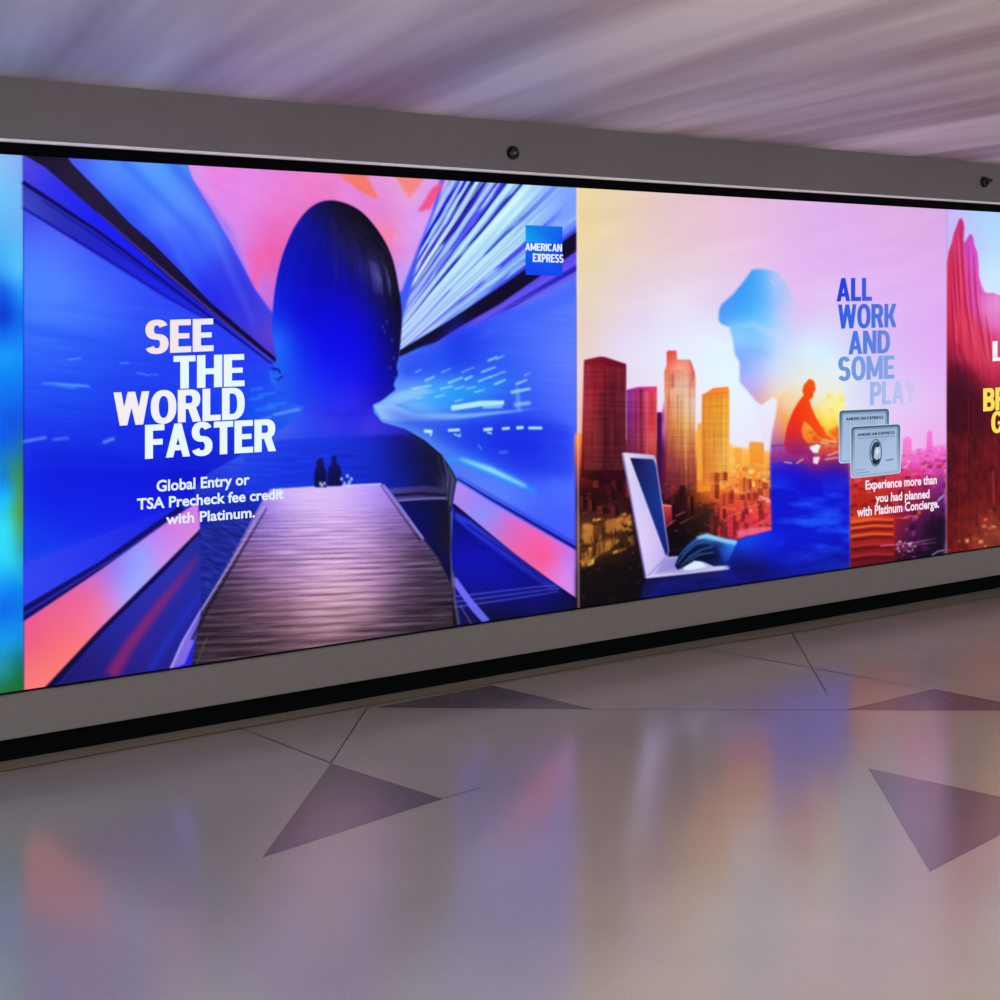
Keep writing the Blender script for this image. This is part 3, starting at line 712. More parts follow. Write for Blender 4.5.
minis = [(rb.uniform(708, 766), rb.uniform(468, 528), rb.uniform(5, 12), rb.uniform(6, 16)) for _ in range(34)] + [(rb.uniform(578, 690), rb.uniform(478, 508), rb.uniform(5, 12), rb.uniform(5, 14)) for _ in range(26)]
for x, y, w, h in sorted(minis, key=lambda v: v[1]):
    k = (y - 465) / 60
    if x < 700:
        a_, b_ = np.array((120, 40, 42.)) * rb.uniform(.5, 1.2), np.array((50, 14, 28.)) * rb.uniform(.6, 1.2)
    else:
        a_ = np.array((242, 150 - 85 * k, 70 + 10 * k)) * rb.uniform(.8, 1.03); b_ = np.array((200 - 60 * k, 85 - 50 * k, 45 + 10 * k)) * rb.uniform(.6, 1)
    poly([(x, y), (x + w * .5, y - 1), (x + w * .5, y + h), (x, y + h)], tuple(a_), .45, .75)
    poly([(x + w * .5, y - 1), (x + w, y), (x + w, y + h), (x + w * .5, y + h)], tuple(b_), .45, .75)
    for q in range(int(h / 2.6)):
        line([(x + .6, y + 1.6 + q * 2.6), (x + w - .6, y + 1.6 + q * 2.6)], .6, tuple(b_ * .6), .3, .5)
poly(zf((420, 560), (465, 565), (468, 640), (430, 650)), [(668, 510, 200, 70, 80), (668, 522, 120, 30, 45)], .6, .9)
line(zf((421, 562), (465, 567)), 1.4, (235, 160, 150), .4, .9)
for a, b in [((440, 655), (480, 625)), ((500, 640), (560, 610)), ((660, 570), (720, 580)), ((600, 640), (640, 660)), ((770, 575), (830, 560)), ((700, 610), (760, 590)), ((480, 610), (520, 590))]:
    line(zf(a, b), 1, (225, 130, 110), .4, .75)
poly(zf((735, 670), (820, 655), (884, 650), (884, 672), (800, 690), (740, 700)), (235, 110, 140), .8, .85)
line(zf((830, 525), (876, 545)), 2.2, (240, 180, 190), .6, .7)
poly(zf((560, 590), (640, 560), (660, 620), (650, 690), (560, 690), (500, 650)), (40, 26, 22), 3, .55)
poly(zf((75, 840), (340, 800), (350, 900), (330, 960), (75, 990)), (18, 12, 20), 4, .65)
blocks(40, [(577, 570), (640, 555), (640, 600), (577, 615)], [(85, 60, 40), (50, 36, 26)], (1, 4), (1, 3), 19, .6)

# right part of the city, beyond his shoulder
RC = [(849, 462), (870, 470), (900, 462), (912, 452), (946, 446), (946, 700), (849, 700)]
poly(RC, [(905, 452, 236, 125, 190), (930, 450, 236, 120, 195), (890, 468, 215, 70, 110), (915, 468, 225, 80, 160), (938, 465, 220, 85, 180), (860, 485, 190, 50, 40), (885, 485, 195, 60, 60), (915, 482, 190, 45, 100), (940, 485, 130, 50, 130), (860, 510, 165, 45, 35), (890, 515, 150, 40, 50), (915, 505, 130, 30, 80), (938, 510, 85, 30, 100),
          (855, 525, 200, 70, 40), (880, 530, 190, 55, 35), (860, 550, 120, 30, 40), (885, 550, 110, 24, 40), (905, 535, 90, 25, 75), (925, 535, 60, 18, 65), (940, 535, 40, 14, 50), (915, 555, 40, 14, 45), (938, 560, 25, 12, 35), (860, 565, 70, 14, 40), (895, 570, 60, 14, 35)], 2)
poly([(902, 462), (903, 439), (906, 437), (909, 436.5), (911.5, 439), (912, 462)], [(906, 440, 240, 130, 205), (907, 460, 236, 110, 180)], .6, .95)
poly([(926, 458), (927, 433), (930, 430), (932, 432), (933.5, 458)], [(930, 434, 238, 120, 205), (930, 456, 232, 100, 190)], .6, .95)
poly([(895, 462), (946, 444), (946, 460), (895, 470)], (235, 110, 190), 2.5, .5)
blocks(230, [(849, 476), (880, 470), (946, 452), (946, 520), (849, 520)], [(200, 70, 110), (130, 25, 55), (190, 60, 55), (90, 15, 45), (215, 100, 80)], (2, 7), (1, 4), 7, .65, -.1, (.5, 1.25))
blocks(60, [(895, 450), (946, 446), (946, 475), (895, 475)], [(240, 130, 205), (200, 60, 140), (225, 90, 175)], (2, 6), (1, 3), 8, .6)
blocks(70, [(900, 500), (946, 490), (946, 580), (900, 570)], [(50, 16, 50), (90, 30, 85), (25, 10, 30), (140, 60, 140)], (2, 8), (1, 5), 9, .65)
poly(zh((372, 655), (480, 650), (560, 650), (562, 850), (380, 880)), [(860, 520, 225, 85, 40), (885, 518, 205, 60, 35), (860, 535, 175, 45, 35), (885, 545, 160, 35, 35), (865, 560, 110, 24, 40), (890, 562, 100, 20, 38)], .8, .85)
for k, yy in enumerate((664, 690, 724, 766, 808)):
    line(zh((378, yy + 12), (470, yy), (556, yy + 2)), [2.6, 2.4, 2.2], (235, 110, 50) if k < 3 else (170, 55, 60), .6, .8)
    line(zh((378, yy + 26), (470, yy + 14), (556, yy + 16)), [3, 3, 2.6], (75, 14, 30), .8, .75)
line(zh((500, 775), (640, 762), (735, 742)), 1.0, (210, 150, 190), .5, .8)
line(zh((560, 790), (650, 770), (735, 760)), .9, (190, 130, 170), .5, .6)
for k in range(26):
    x, yy = random.uniform(572, 650), random.uniform(756, 800)
    ell(*zh((x, yy))[0], .9, .8, (225, 190, 225), .4, .75)
line(zh((715, 815), (740, 798), (770, 792)), 1.2, (190, 180, 220), .5, .8)
line(zh((740, 590), (752, 575), (770, 562)), [1.5, 2, 1], (190, 180, 240), .6, .8)
line(zh((590, 662), (620, 650), (660, 655)), 1.6, (230, 120, 170), .6, .6)
poly(zh((690, 660), (775, 640), (775, 760), (690, 750)), (30, 12, 38), 3, .7)

# ------------------------------------------------ the man: head of sky, body of sunset and clouds
HEAD = ze((800, 415), (835, 412), (862, 416), (905, 425), (945, 475), (972, 530), (990, 570), (1030, 620), (1080, 740), (1090, 900), (1000, 960), (905, 975)) + \
    zf((895, 125), (888, 113), (868, 130), (838, 151), (806, 122), (785, 92)) + \
    ze((758, 895), (748, 885), (748, 800), (728, 768), (722, 720), (715, 690), (706, 652), (690, 648), (670, 640), (660, 618), (662, 585), (672, 560), (720, 518), (762, 468))
HD = [(755, 272, 75, 160, 245), (765, 275, 110, 175, 248), (780, 278, 165, 190, 250), (745, 290, 70, 155, 245), (728, 302, 85, 150, 245), (723, 316, 85, 155, 248), (740, 310, 75, 160, 248), (760, 300, 95, 170, 250), (785, 300, 170, 190, 248), (800, 310, 205, 190, 245),
      (735, 335, 140, 195, 252), (755, 330, 125, 190, 252), (780, 330, 165, 205, 252), (805, 340, 200, 210, 250), (742, 360, 130, 165, 252), (760, 355, 155, 185, 252), (785, 360, 190, 215, 250), (810, 370, 212, 225, 240), (744, 378, 165, 170, 250), (762, 378, 190, 190, 235), (780, 385, 225, 205, 205), (752, 393, 190, 160, 215), (763, 398, 215, 175, 175),
      (778, 398, 245, 200, 130), (800, 390, 245, 215, 150), (820, 395, 240, 230, 190)]


def head_alpha(X, Y):
    return np.clip((812 - X - (Y - 330) * .05) / 46, 0, 1) ** .8


poly(HEAD, HD, 1.0, head_alpha, pid=ID_MAN)
head_clip = mask_full(HEAD, 1.0)
poly(ze((852, 420), (905, 425), (945, 475), (975, 540), (930, 530), (880, 480)), lambda X, Y: mix((120, 170, 245), (215, 200, 250), noise(X + Y, Y - X, 12, 5, 51)), 2, .45)
poly(ze((862, 470), (900, 500), (950, 560), (900, 560)), (140, 185, 250), 2.5, .35)
line(ze((700, 660), (800, 640), (900, 690), (960, 720)), [1, 4, 5, 2], (195, 215, 255), 2.5, .5, clip=head_clip)
line(ze((722, 740), (800, 750), (880, 770)), [1, 5, 2], (110, 150, 250), 3, .4, clip=head_clip)
line(ze((660, 620), (690, 645), (706, 652)), 1.5, (70, 140, 240), .8, .5)

TORSO = zf((905, 128), (895, 200), (882, 255), (876, 330), (875, 400), (880, 560), (884, 670)) + [(745, 537), (728, 545), (722, 556), (724, 570), (715, 576), (690, 578), (660, 583), (645, 598), (640, 700), (849.5, 700), (849.5, 420), (846, 410), (842, 380), (820, 372), (790, 385)]
torso_clip = mask_full(TORSO, .6)
TB = [(780, 410, 235, 170, 130), (775, 430, 210, 140, 150), (790, 400, 245, 190, 120), (800, 390, 248, 210, 130), (815, 392, 246, 226, 165), (835, 392, 246, 238, 190), (838, 415, 252, 232, 110), (845, 400, 235, 235, 190), (790, 425, 242, 150, 70), (805, 420, 245, 150, 60), (825, 430, 248, 190, 70), (842, 435, 242, 160, 70),
      (785, 445, 170, 90, 130), (800, 445, 215, 100, 70), (830, 445, 236, 120, 50), (845, 450, 230, 110, 60), (775, 455, 130, 70, 170), (790, 460, 80, 40, 170), (815, 460, 150, 50, 110), (840, 460, 130, 45, 110), (772, 470, 40, 40, 200), (800, 475, 40, 20, 190), (835, 475, 45, 20, 180),
      (780, 500, 24, 30, 218), (810, 500, 22, 28, 228), (840, 500, 22, 22, 215), (785, 530, 20, 32, 222), (815, 525, 18, 50, 232), (840, 530, 16, 34, 215), (760, 545, 15, 35, 200), (735, 555, 20, 28, 130), (720, 570, 20, 20, 80), (690, 578, 18, 18, 70), (745, 590, 16, 16, 70), (800, 555, 18, 28, 195), (840, 555, 12, 22, 160), (730, 575, 22, 20, 110), (760, 575, 16, 18, 95), (800, 575, 14, 18, 105), (840, 572, 15, 18, 95), (680, 585, 18, 18, 75), (650, 598, 20, 22, 90), (700, 592, 18, 16, 70)]
poly(TORSO, TB, .8, lambda X, Y: np.clip((Y - 380 + np.maximum(0, (788 - X)) * 1.2) / 40, 0, 1), pid=ID_MAN)
# bright sky notch under the chin stays above the body
NOTCH = ze((748, 892), (790, 915), (838, 980)) + zf((838, 151), (868, 130), (890, 112), (906, 128), (897, 200), (882, 258), (876, 330), (868, 300), (720, 290), (715, 160))
poly(zf((785, 92), (806, 122), (838, 151), (868, 130), (888, 113), (905, 128), (893, 205), (878, 265), (870, 300), (850, 296), (812, 150)), [(752, 400, 215, 228, 252), (765, 415, 228, 226, 250), (775, 405, 232, 228, 250), (768, 440, 230, 215, 235)], .8, .95)
cl = lambda X, Y: np.clip((noise(X, Y, 26, 9, 61, 5) - .42) * 3.2, 0, 1)
poly(TORSO, lambda X, Y: mix((10, 20, 170), (50, 120, 245), cl(X, Y)), .8, lambda X, Y: .5 * np.clip((Y - 470) / 25, 0, 1) * np.clip((585 - Y) / 35, .05, 1) * np.clip((X - 735) / 30, .1, 1))
poly(TORSO, lambda X, Y: mix((8, 12, 110), (30, 60, 220), noise(X, Y, 14, 5, 62, 4)), .8, lambda X, Y: .35 * np.clip((Y - 545) / 20, 0, 1))
glow(838, 404, 14, 17, (252, 236, 130), .6, clip=torso_clip)
glow(843, 372, 14, 14, (235, 245, 235), .5)
glow(815, 378, 20, 12, (235, 235, 215), .5)
# bridge railing, trees and rider against the low sun
line([(771, 446), (790, 444.5), (818, 444), (849, 443)], 1.6, (110, 50, 150), .5, .75, clip=torso_clip)
line([(771, 458), (790, 459), (818, 457), (849, 455)], 2.2, (120, 50, 140), .6, .85, clip=torso_clip)
line([(800, 450), (849, 449)], 2, (225, 80, 50), .8, .7, clip=torso_clip)
for x in np.arange(774, 849, 7):
    line([(x, 445), (x, 460)], .9, (120, 55, 140), .4, .5, clip=torso_clip)
for k in range(24):
    x = random.uniform(808, 848)
    glow(x, random.uniform(428, 442), random.uniform(1.5, 4), random.uniform(1.5, 3.5), random.choice([(220, 90, 30), (200, 70, 30), (240, 130, 40)]), .55, clip=torso_clip)
for k in range(14):
    x = random.uniform(822, 848)
    glow(x, random.uniform(395, 425), 2.5, 2.5, random.choice([(246, 190, 80), (250, 225, 110)]), .5, clip=torso_clip)
poly([(772, 452), (849, 447), (849, 458), (772, 462)], (190, 60, 90), 2, .35, clip=torso_clip)
CYC = zh((205, 78), (222, 84), (229, 97), (232, 125), (224, 135), (221, 156), (206, 166), (213, 192), (230, 232), (252, 272), (278, 312), (305, 330), (298, 342), (270, 336), (236, 308), (205, 270), (184, 254), (173, 288), (178, 322), (200, 352), (220, 372), (228, 400),
         (224, 432), (208, 428), (198, 398), (165, 400), (130, 398), (108, 380), (100, 352), (108, 300), (118, 262), (138, 212), (158, 176), (182, 146), (176, 128), (182, 104))
poly(CYC, [(810, 383, 240, 90, 25), (805, 400, 238, 75, 25), (795, 415, 232, 60, 30), (812, 425, 238, 75, 30), (790, 430, 215, 50, 50), (830, 440, 240, 95, 30), (788, 445, 170, 45, 95), (800, 448, 150, 45, 105), (812, 458, 135, 45, 130)], .5, pid=ID_CYC)
poly(zh((205, 365), (238, 350), (252, 356), (240, 388), (222, 386)), (235, 238, 250), .5, .95)
poly(zh((222, 405), (250, 402), (240, 434), (222, 430)), (240, 225, 225), .5, .95)
for a, b in [((150, 432), (180, 412)), ((250, 345), (290, 350)), ((280, 400), (330, 380)), ((270, 415), (325, 405)), ((100, 425), (135, 430)), ((260, 330), (320, 345))]:
    line(zh(a, b), 1.4, (240, 190, 170), .5, .8, clip=torso_clip)
# laptop
poly(zf((258, 348), (268, 344), (392, 354), (400, 372), (455, 755), (448, 778), (540, 772), (712, 818), (700, 830), (358, 868)),
     [(627, 456, 215, 210, 240), (650, 456, 180, 175, 215), (634, 500, 205, 195, 245), (642, 540, 215, 195, 248), (650, 560, 205, 185, 245), (655, 575, 190, 180, 235), (680, 562, 160, 150, 215), (700, 572, 170, 165, 225), (720, 570, 190, 190, 240)], .5, pid=ID_LAP)
line(zf((262, 350), (300, 560), (356, 866)), [1.6, 1.6, 2], (110, 100, 170), .5, .8)
line(zf((445, 778), (358, 866)), 1.2, (120, 110, 175), .5, .7)
poly(zf((430, 795), (455, 785), (530, 790), (560, 800), (480, 835), (395, 850)), (120, 112, 180), 1.0, .5)
poly(zf((292, 366), (390, 372), (400, 400), (452, 758), (442, 776)), [(635, 462, 22, 28, 85), (650, 462, 38, 55, 120), (645, 490, 28, 46, 118), (655, 500, 30, 56, 135), (655, 530, 26, 46, 125), (660, 550, 22, 38, 110)], .5, pid=ID_SCREEN)
line(zf((358, 864), (520, 848), (705, 826)), 1.8, (225, 225, 250), .4, .9)
poly(zf((345, 905), (358, 870), (700, 830), (690, 860), (420, 890), (350, 955), (330, 955)), (30, 40, 130), 1.5, .6)
# sleeve and hand on the keys
poly([(728, 546), (745, 537), (772, 531), (800, 530), (800, 570), (740, 575), (726, 566)], [(735, 548, 20, 60, 190), (745, 542, 25, 80, 225), (765, 538, 15, 50, 220), (740, 560, 20, 26, 120), (770, 555, 16, 32, 180), (760, 570, 18, 20, 95), (800, 560, 16, 30, 180)], 2.5, lambda X, Y: .9 * np.clip((800 - X) / 30, 0, 1), clip=torso_clip)
HAND = zf((690, 705), (740, 712), (725, 740), (705, 790), (690, 815), (640, 818), (600, 800), (560, 795), (520, 822), (490, 832), (478, 815), (492, 780), (510, 745), (545, 712), (580, 692), (610, 685), (650, 695))
poly(HAND, [(682, 565, 10, 18, 50), (688, 552, 14, 30, 75), (700, 541, 30, 60, 120), (708, 536, 100, 160, 220), (695, 558, 12, 24, 62), (705, 548, 14, 28, 70), (712, 550, 14, 28, 72), (720, 545, 22, 48, 115), (727, 545, 60, 125, 215), (715, 563, 16, 30, 85), (728, 558, 25, 60, 160), (705, 565, 12, 22, 70)], .5, pid=ID_HAND)
line(zf((570, 700), (610, 690), (690, 712), (735, 720)), [2.5, 4.5, 4, 4], (150, 205, 245), 1, .9)
for q in [((485, 812), (520, 765), (560, 728), (600, 715)), ((500, 820), (545, 775), (590, 748), (640, 735)), ((530, 800), (575, 770), (640, 760)), ((495, 775), (540, 730), (575, 705))]:
    line(zf(*q), [.8, 1.4, 1.2, .6][:len(q)], (90, 150, 215), .5, .65)
line(zf((510, 790), (560, 745), (620, 728)), 1.8, (8, 14, 45), .6, .8)
line(zf((540, 808), (590, 780), (660, 775)), 1.8, (8, 14, 45), .6, .8)
poly(zf((510, 825), (560, 795), (590, 800), (612, 820), (560, 832), (520, 835)), (215, 235, 250), .7, .9)
poly(zf((660, 740), (720, 725), (728, 745), (690, 800), (680, 790)), (50, 110, 205), 1.5, .4)
# light spill at the seam, painted as a pale line to the bottom edge
line([(577.6, 186), (578.2, 480), (578.8, 620)], 1.4, (240, 225, 215), .4, .55)

# ================================================================== print at the far right edge: red rock spires
A3 = [(946.9, 100), (1214, 100), (1214, 720), (946.8, 720)]
poly(A3, [(950, 215, 195, 175, 245), (960, 212, 185, 185, 250), (980, 220, 170, 200, 252), (1000, 230, 170, 210, 255), (975, 250, 185, 195, 250), (990, 270, 190, 220, 255), (1000, 290, 200, 225, 255), (950, 250, 195, 180, 245), (1060, 230, 170, 205, 255), (1150, 240, 175, 205, 255), (1060, 300, 200, 220, 255), (1150, 330, 215, 200, 245)], .3)
ROCK = zg((779, 300), (781, 290), (785, 262), (792, 240), (800, 215), (808, 180), (818, 155), (828, 125), (838, 116), (848, 130), (852, 155), (850, 200), (852, 225), (862, 205), (872, 188), (880, 184), (888, 198), (893, 230), (905, 260), (910, 310), (912, 360), (922, 395), (935, 425), (950, 430), (970, 428), (1000, 440), (1060, 420), (1200, 450), (1400, 400), (1900, 440)) + [(1214, 720), (946.8, 720)]
poly(ROCK, [(955, 250, 205, 55, 105), (960, 230, 200, 50, 110), (950, 280, 215, 50, 90), (963, 270, 215, 60, 100), (972, 242, 198, 80, 185), (976, 265, 208, 85, 190), (969, 255, 200, 75, 160), (968, 290, 215, 65, 120), (978, 295, 210, 70, 150), (952, 320, 205, 45, 75), (965, 325, 220, 65, 85), (980, 320, 215, 75, 125), (990, 305, 220, 140, 200), (998, 305, 225, 150, 210), (995, 325, 215, 80, 140), (998, 345, 215, 80, 120),
            (950, 350, 150, 25, 60), (960, 360, 165, 35, 70), (975, 350, 215, 60, 85), (985, 365, 200, 55, 85), (995, 375, 190, 45, 85), (952, 385, 80, 12, 45), (965, 390, 95, 18, 45), (980, 385, 150, 30, 60), (998, 400, 140, 30, 60), (955, 420, 75, 12, 38), (975, 420, 95, 18, 40), (995, 430, 110, 20, 42), (955, 460, 85, 14, 35), (980, 460, 105, 20, 35), (998, 470, 105, 22, 35), (955, 500, 95, 18, 30), (980, 500, 120, 30, 30), (998, 500, 115, 28, 32), (955, 525, 110, 26, 25), (975, 532, 145, 62, 40), (995, 530, 168, 88, 60), (955, 548, 120, 30, 30), (980, 545, 165, 85, 58), (998, 545, 150, 70, 50),
            (1060, 330, 200, 70, 110), (1100, 420, 120, 24, 45), (1100, 520, 130, 50, 40), (1180, 350, 205, 80, 120), (1180, 500, 120, 35, 35)], .6, pid=ID_ROCK)
rock_clip = mask_full(ROCK, .8)
poly(ROCK, lambda X, Y: mix((110, 10, 60), (255, 140, 175), noise(X - Y * .05, Y, 2.6, 34, 71, 3)), .6, lambda X, Y: .24 * np.clip((420 - Y) / 60, .25, 1))
poly(ROCK, lambda X, Y: mix((25, 4, 14), (150, 45, 40), noise(X, Y, 5, 7, 72, 4)), .6, lambda X, Y: .38 * np.clip((Y - 360) / 60, 0, 1))
poly(zg((852, 228), (862, 205), (880, 184), (893, 230), (905, 262), (912, 360), (925, 405), (932, 440), (905, 540), (872, 480), (856, 350)), [(971, 238, 205, 85, 195), (976, 265, 212, 88, 200), (973, 300, 208, 80, 165)], 1.5, .75, clip=rock_clip)
poly(zg((915, 425), (1010, 432), (1010, 600), (950, 580), (925, 500)), (226, 140, 212), 5, .65, clip=rock_clip)
for pts in [((800, 250), (812, 420), (822, 560)), ((818, 200), (828, 380), (835, 520)), ((835, 160), (845, 330), (862, 520)), ((868, 230), (872, 380), (885, 560)), ((890, 260), (898, 420), (915, 600)), ((850, 420), (870, 560), (890, 690)), ((905, 480), (925, 600), (940, 700)), ((795, 400), (805, 560), (815, 700)), ((940, 520), (955, 620), (965, 720))]:
    line(zg(*pts), [.5, 1.6, .6], (125, 14, 62), .5, .55, clip=rock_clip)
    line(zg(*[(a + 9, b) for a, b in pts]), [.4, 1.3, .4], (242, 120, 140), .6, .4, clip=rock_clip)
line(zg((838, 116), (848, 130), (852, 155), (850, 215)), .9, (235, 170, 215), .5, .6)
line(zg((912, 330), (918, 395), (935, 430)), 1.2, (235, 160, 215), .7, .6)
poly(zg((790, 700), (830, 720), (890, 760), (930, 830), (960, 1000), (785, 1000), (785, 720)), (60, 8, 35), 5, .5, clip=rock_clip)
line(zg((820, 640), (870, 750), (920, 810)), [2, 3, 2], (120, 15, 50), 1.5, .6, clip=rock_clip)
for k in range(26):
    x = random.uniform(948, 1050)
    y0 = random.uniform(390, 480)
    line([(x, y0), (x + random.uniform(-1, 1), y0 + random.uniform(20, 70))], .8, random.choice([(170, 50, 45), (55, 8, 24)]), .6, .4, clip=rock_clip)
line(zh((972, 460), (975, 600)), 1.2, (190, 80, 60), .6, .7)
blocks(170, [(947, 548), (965, 530), (985, 510), (1010, 505), (1060, 500), (1060, 575), (947, 575)], [(190, 115, 80), (100, 36, 28), (215, 145, 105), (70, 20, 20)], (1.5, 5), (1.5, 4), 15, .75)
poly([(946.6, 187), (948.4, 187), (948.4, 600), (946.6, 600)], (200, 170, 230), .4, lambda X, Y: .5 * np.clip((300 - Y) / 60, 0, 1))  # light spill at the right seam, painted pale
#ENDPAINT

ART = np.clip(ART, 0, 255) / 255.0
ART = np.clip(ART + .75 * (ART - .5) * ART * (1 - ART), 0, 1) * 255.0      # contrasty print


def sample(px, py):
    fx = np.clip((px - CX0) * S - 0.5, 0, W - 1.001); fy = np.clip((py - CY0) * S - 0.5, 0, H - 1.001)
    ix = fx.astype(int); iy = fy.astype(int)
    tx = (fx - ix)[..., None]; ty = (fy - iy)[..., None]
    return (ART[iy, ix] * (1 - tx) + ART[iy, ix + 1] * tx) * (1 - ty) + (ART[iy + 1, ix] * (1 - tx) + ART[iy + 1, ix + 1] * tx) * ty


# ------------------------------------------------------------------ prints as meshes


def print_mesh(name, V, Q, cols):
    used = np.unique(Q)
    remap = np.full(len(V), -1, dtype=np.int64)
    remap[used] = np.arange(len(used))
    q = remap[Q]
    me = bpy.data.meshes.new(name)
    me.vertices.add(len(used))
    me.vertices.foreach_set('co', V[used].astype(np.float32).ravel())
    me.loops.add(q.size)
    me.loops.foreach_set('vertex_index', q.astype(np.int32).ravel())
    me.polygons.add(len(q))
    me.polygons.foreach_set('loop_start', np.arange(0, q.size, 4, dtype=np.int32))
    me.update(calc_edges=True)
    me.validate()
    ink(me, cols[used])
    return me


def build_print(root, u0, u1, nu, nv, parts, fold=None):
    """one flat sheet in the poster plane, cut along the outlines of what is printed on it"""
    us = np.linspace(u0, u1, nu + 1); zs = np.linspace(ZT, ZB, nv + 1)
    U, Z = np.meshgrid(us, zs)
    X = P0[0] + DX * U; Y = P0[1] + DY * U
    px = 500 + F * X / Y; py = HOR + F * (EYE - Z) / Y
    if fold:
        px = fold(px)
    inset = 0.35
    cols = sample(px, py).reshape(-1, 3)
    V = np.stack([X, Y, Z], -1).reshape(-1, 3)
    ii = np.arange((nu + 1) * (nv + 1)).reshape(nv + 1, nu + 1)
    Q = np.stack([ii[:-1, :-1], ii[1:, :-1], ii[1:, 1:], ii[:-1, 1:]], -1).reshape(-1, 4)
    cx = (px[:-1, :-1] + px[1:, 1:]) / 2; cy = (py[:-1, :-1] + py[1:, 1:]) / 2
    gi = np.clip(((cx - CX0) * S).astype(int), 0, W - 1); gj = np.clip(((cy - CY0) * S).astype(int), 0, H - 1)
    pid = IDS[gj, gi].ravel()
    keep = np.zeros(len(pid), dtype=bool)
    made = {}
    for ids, name, label, parent in parts:
        sel = np.isin(pid, ids)
        if not sel.any():
            continue
        keep |= sel
        o = obj(name, print_mesh(name, V, Q[sel], cols), M_PRINT, made.get(parent, root))
        if label:
            o['label'] = label
        made[name] = o
    obj('printed_sheet', print_mesh('printed_sheet', V, Q[~keep], cols), M_PRINT, root)
    return made


# ------------------------------------------------------------------ lettering: a heavy narrow grotesque drawn here


def ring(cx, cy, rx, ry, tx, ty, a0, a1, n=28, e=2.3):
    """quads of an elliptical stroke from angle a0 to a1 (degrees)"""
    out = []
    def pt(a, x, y):
        c, s = math.cos(math.radians(a)), math.sin(math.radians(a))
        return (cx + x * math.copysign(abs(c) ** (2 / e), c), cy + y * math.copysign(abs(s) ** (2 / e), s))
    prev = None
    for k in range(n + 1):
        a = a0 + (a1 - a0) * k / n
        cur = (pt(a, rx, ry), pt(a, rx - tx, ry - ty))
        if prev:
            out.append([prev[0], cur[0], cur[1], prev[1]])
        prev = cur
    return out


def R_(x0, y0, x1, y1): return [[(x0, y0), (x1, y0), (x1, y1), (x0, y1)]]
def Dg(xa, ya, xb, yb, w): return [[(xa, ya), (xa + w, ya), (xb + w, yb), (xb, yb)]]


T, B = .225, .18          # upright and bar thickness (cap height 1)


def bowl(x, y0, y1, w, t=T, b=B):
    cy, ry = (y0 + y1) / 2, (y1 - y0) / 2
    r = min(ry, w * .8)
    return R_(x, y1 - b, x + w - r, y1) + R_(x, y0, x + w - r, y0 + b) + ring(x + w - r, cy, r, ry, t, b, -90, 90, 20, 2.4)


LET = {
    'A': (.70, lambda: Dg(0, 0, .245, 1, .21) + Dg(.49, 0, .245, 1, .21) + R_(.14, .2, .56, .36)),
    'B': (.66, lambda: R_(0, 0, T, 1) + bowl(T - .01, .46, 1, .42) + bowl(T - .01, 0, .56, .45)),
    'C': (.66, lambda: ring(.34, .5, .34, .515, T, B, 38, 322, 40)),
    'D': (.67, lambda: R_(0, 0, T, 1) + bowl(T - .01, 0, 1, .46)),
    'E': (.57, lambda: R_(0, 0, T, 1) + R_(0, 0, .57, B) + R_(0, 1 - B, .56, 1) + R_(0, .42, .52, .58)),
    'F': (.55, lambda: R_(0, 0, T, 1) + R_(0, 1 - B, .55, 1) + R_(0, .40, .50, .57)),
    'G': (.70, lambda: ring(.35, .5, .35, .515, T, B, 42, 330, 40) + R_(.38, .38, .70, .53) + R_(.50, .12, .70, .5)),
    'H': (.68, lambda: R_(0, 0, T, 1) + R_(.68 - T, 0, .68, 1) + R_(T - .01, .41, .69 - T, .59)),
    'I': (.215, lambda: R_(0, 0, T, 1)),
    'K': (.68, lambda: R_(0, 0, T, 1) + Dg(.17, .38, .43, 1, .25) + Dg(.44, 0, .21, .56, .24)),
    'L': (.53, lambda: R_(0, 0, T, 1) + R_(0, 0, .53, B)),
    'M': (.84, lambda: R_(0, 0, T - .01, 1) + R_(.85 - T, 0, .84, 1) + Dg(.33, .12, 0, 1, .20) + Dg(.31, .12, .64, 1, .20)),
    'N': (.70, lambda: R_(0, 0, T - .01, 1) + R_(.71 - T, 0, .70, 1) + Dg(.46, 0, 0, 1, .24)),
    'O': (.72, lambda: ring(.36, .5, .36, .515, T, B, 0, 360, 48)),
    'P': (.63, lambda: R_(0, 0, T, 1) + bowl(T - .01, .37, 1, .43)),
    'R': (.67, lambda: R_(0, 0, T, 1) + bowl(T - .01, .40, 1, .43) + Dg(.43, 0, .27, .48, .24)),
    'S': (.62, lambda: ring(.31, .715, .30, .30, T, B * .95, 22, 270, 28) + ring(.31, .285, .31, .30, T, B * .95, -158, 90, 28)),
    'T': (.58, lambda: R_(.29 - T / 2, 0, .29 + T / 2, 1) + R_(0, 1 - B, .58, 1)),
    'W': (.98, lambda: Dg(.17, 0, 0, 1, .21) + Dg(.17, 0, .385, 1, .205) + Dg(.60, 0, .385, 1, .205) + Dg(.60, 0, .77, 1, .21)),
    'X': (.68, lambda: Dg(0, 0, .43, 1, .25) + Dg(.43, 0, 0, 1, .25)),
    'Y': (.66, lambda: R_(.33 - T / 2, 0, .33 + T / 2, .45) + Dg(.225, .40, 0, 1, .225) + Dg(.21, .40, .435, 1, .225)),
}


def lay(text, track=.04):
    x, quads, marks = 0.0, [], []
    for ch in text:
        if ch == ' ':
            x += .3; continue
        w, f = LET[ch]
        for q in f():
            quads.append([(x + a, b) for a, b in q])
        x += w + track
    return quads, x - track


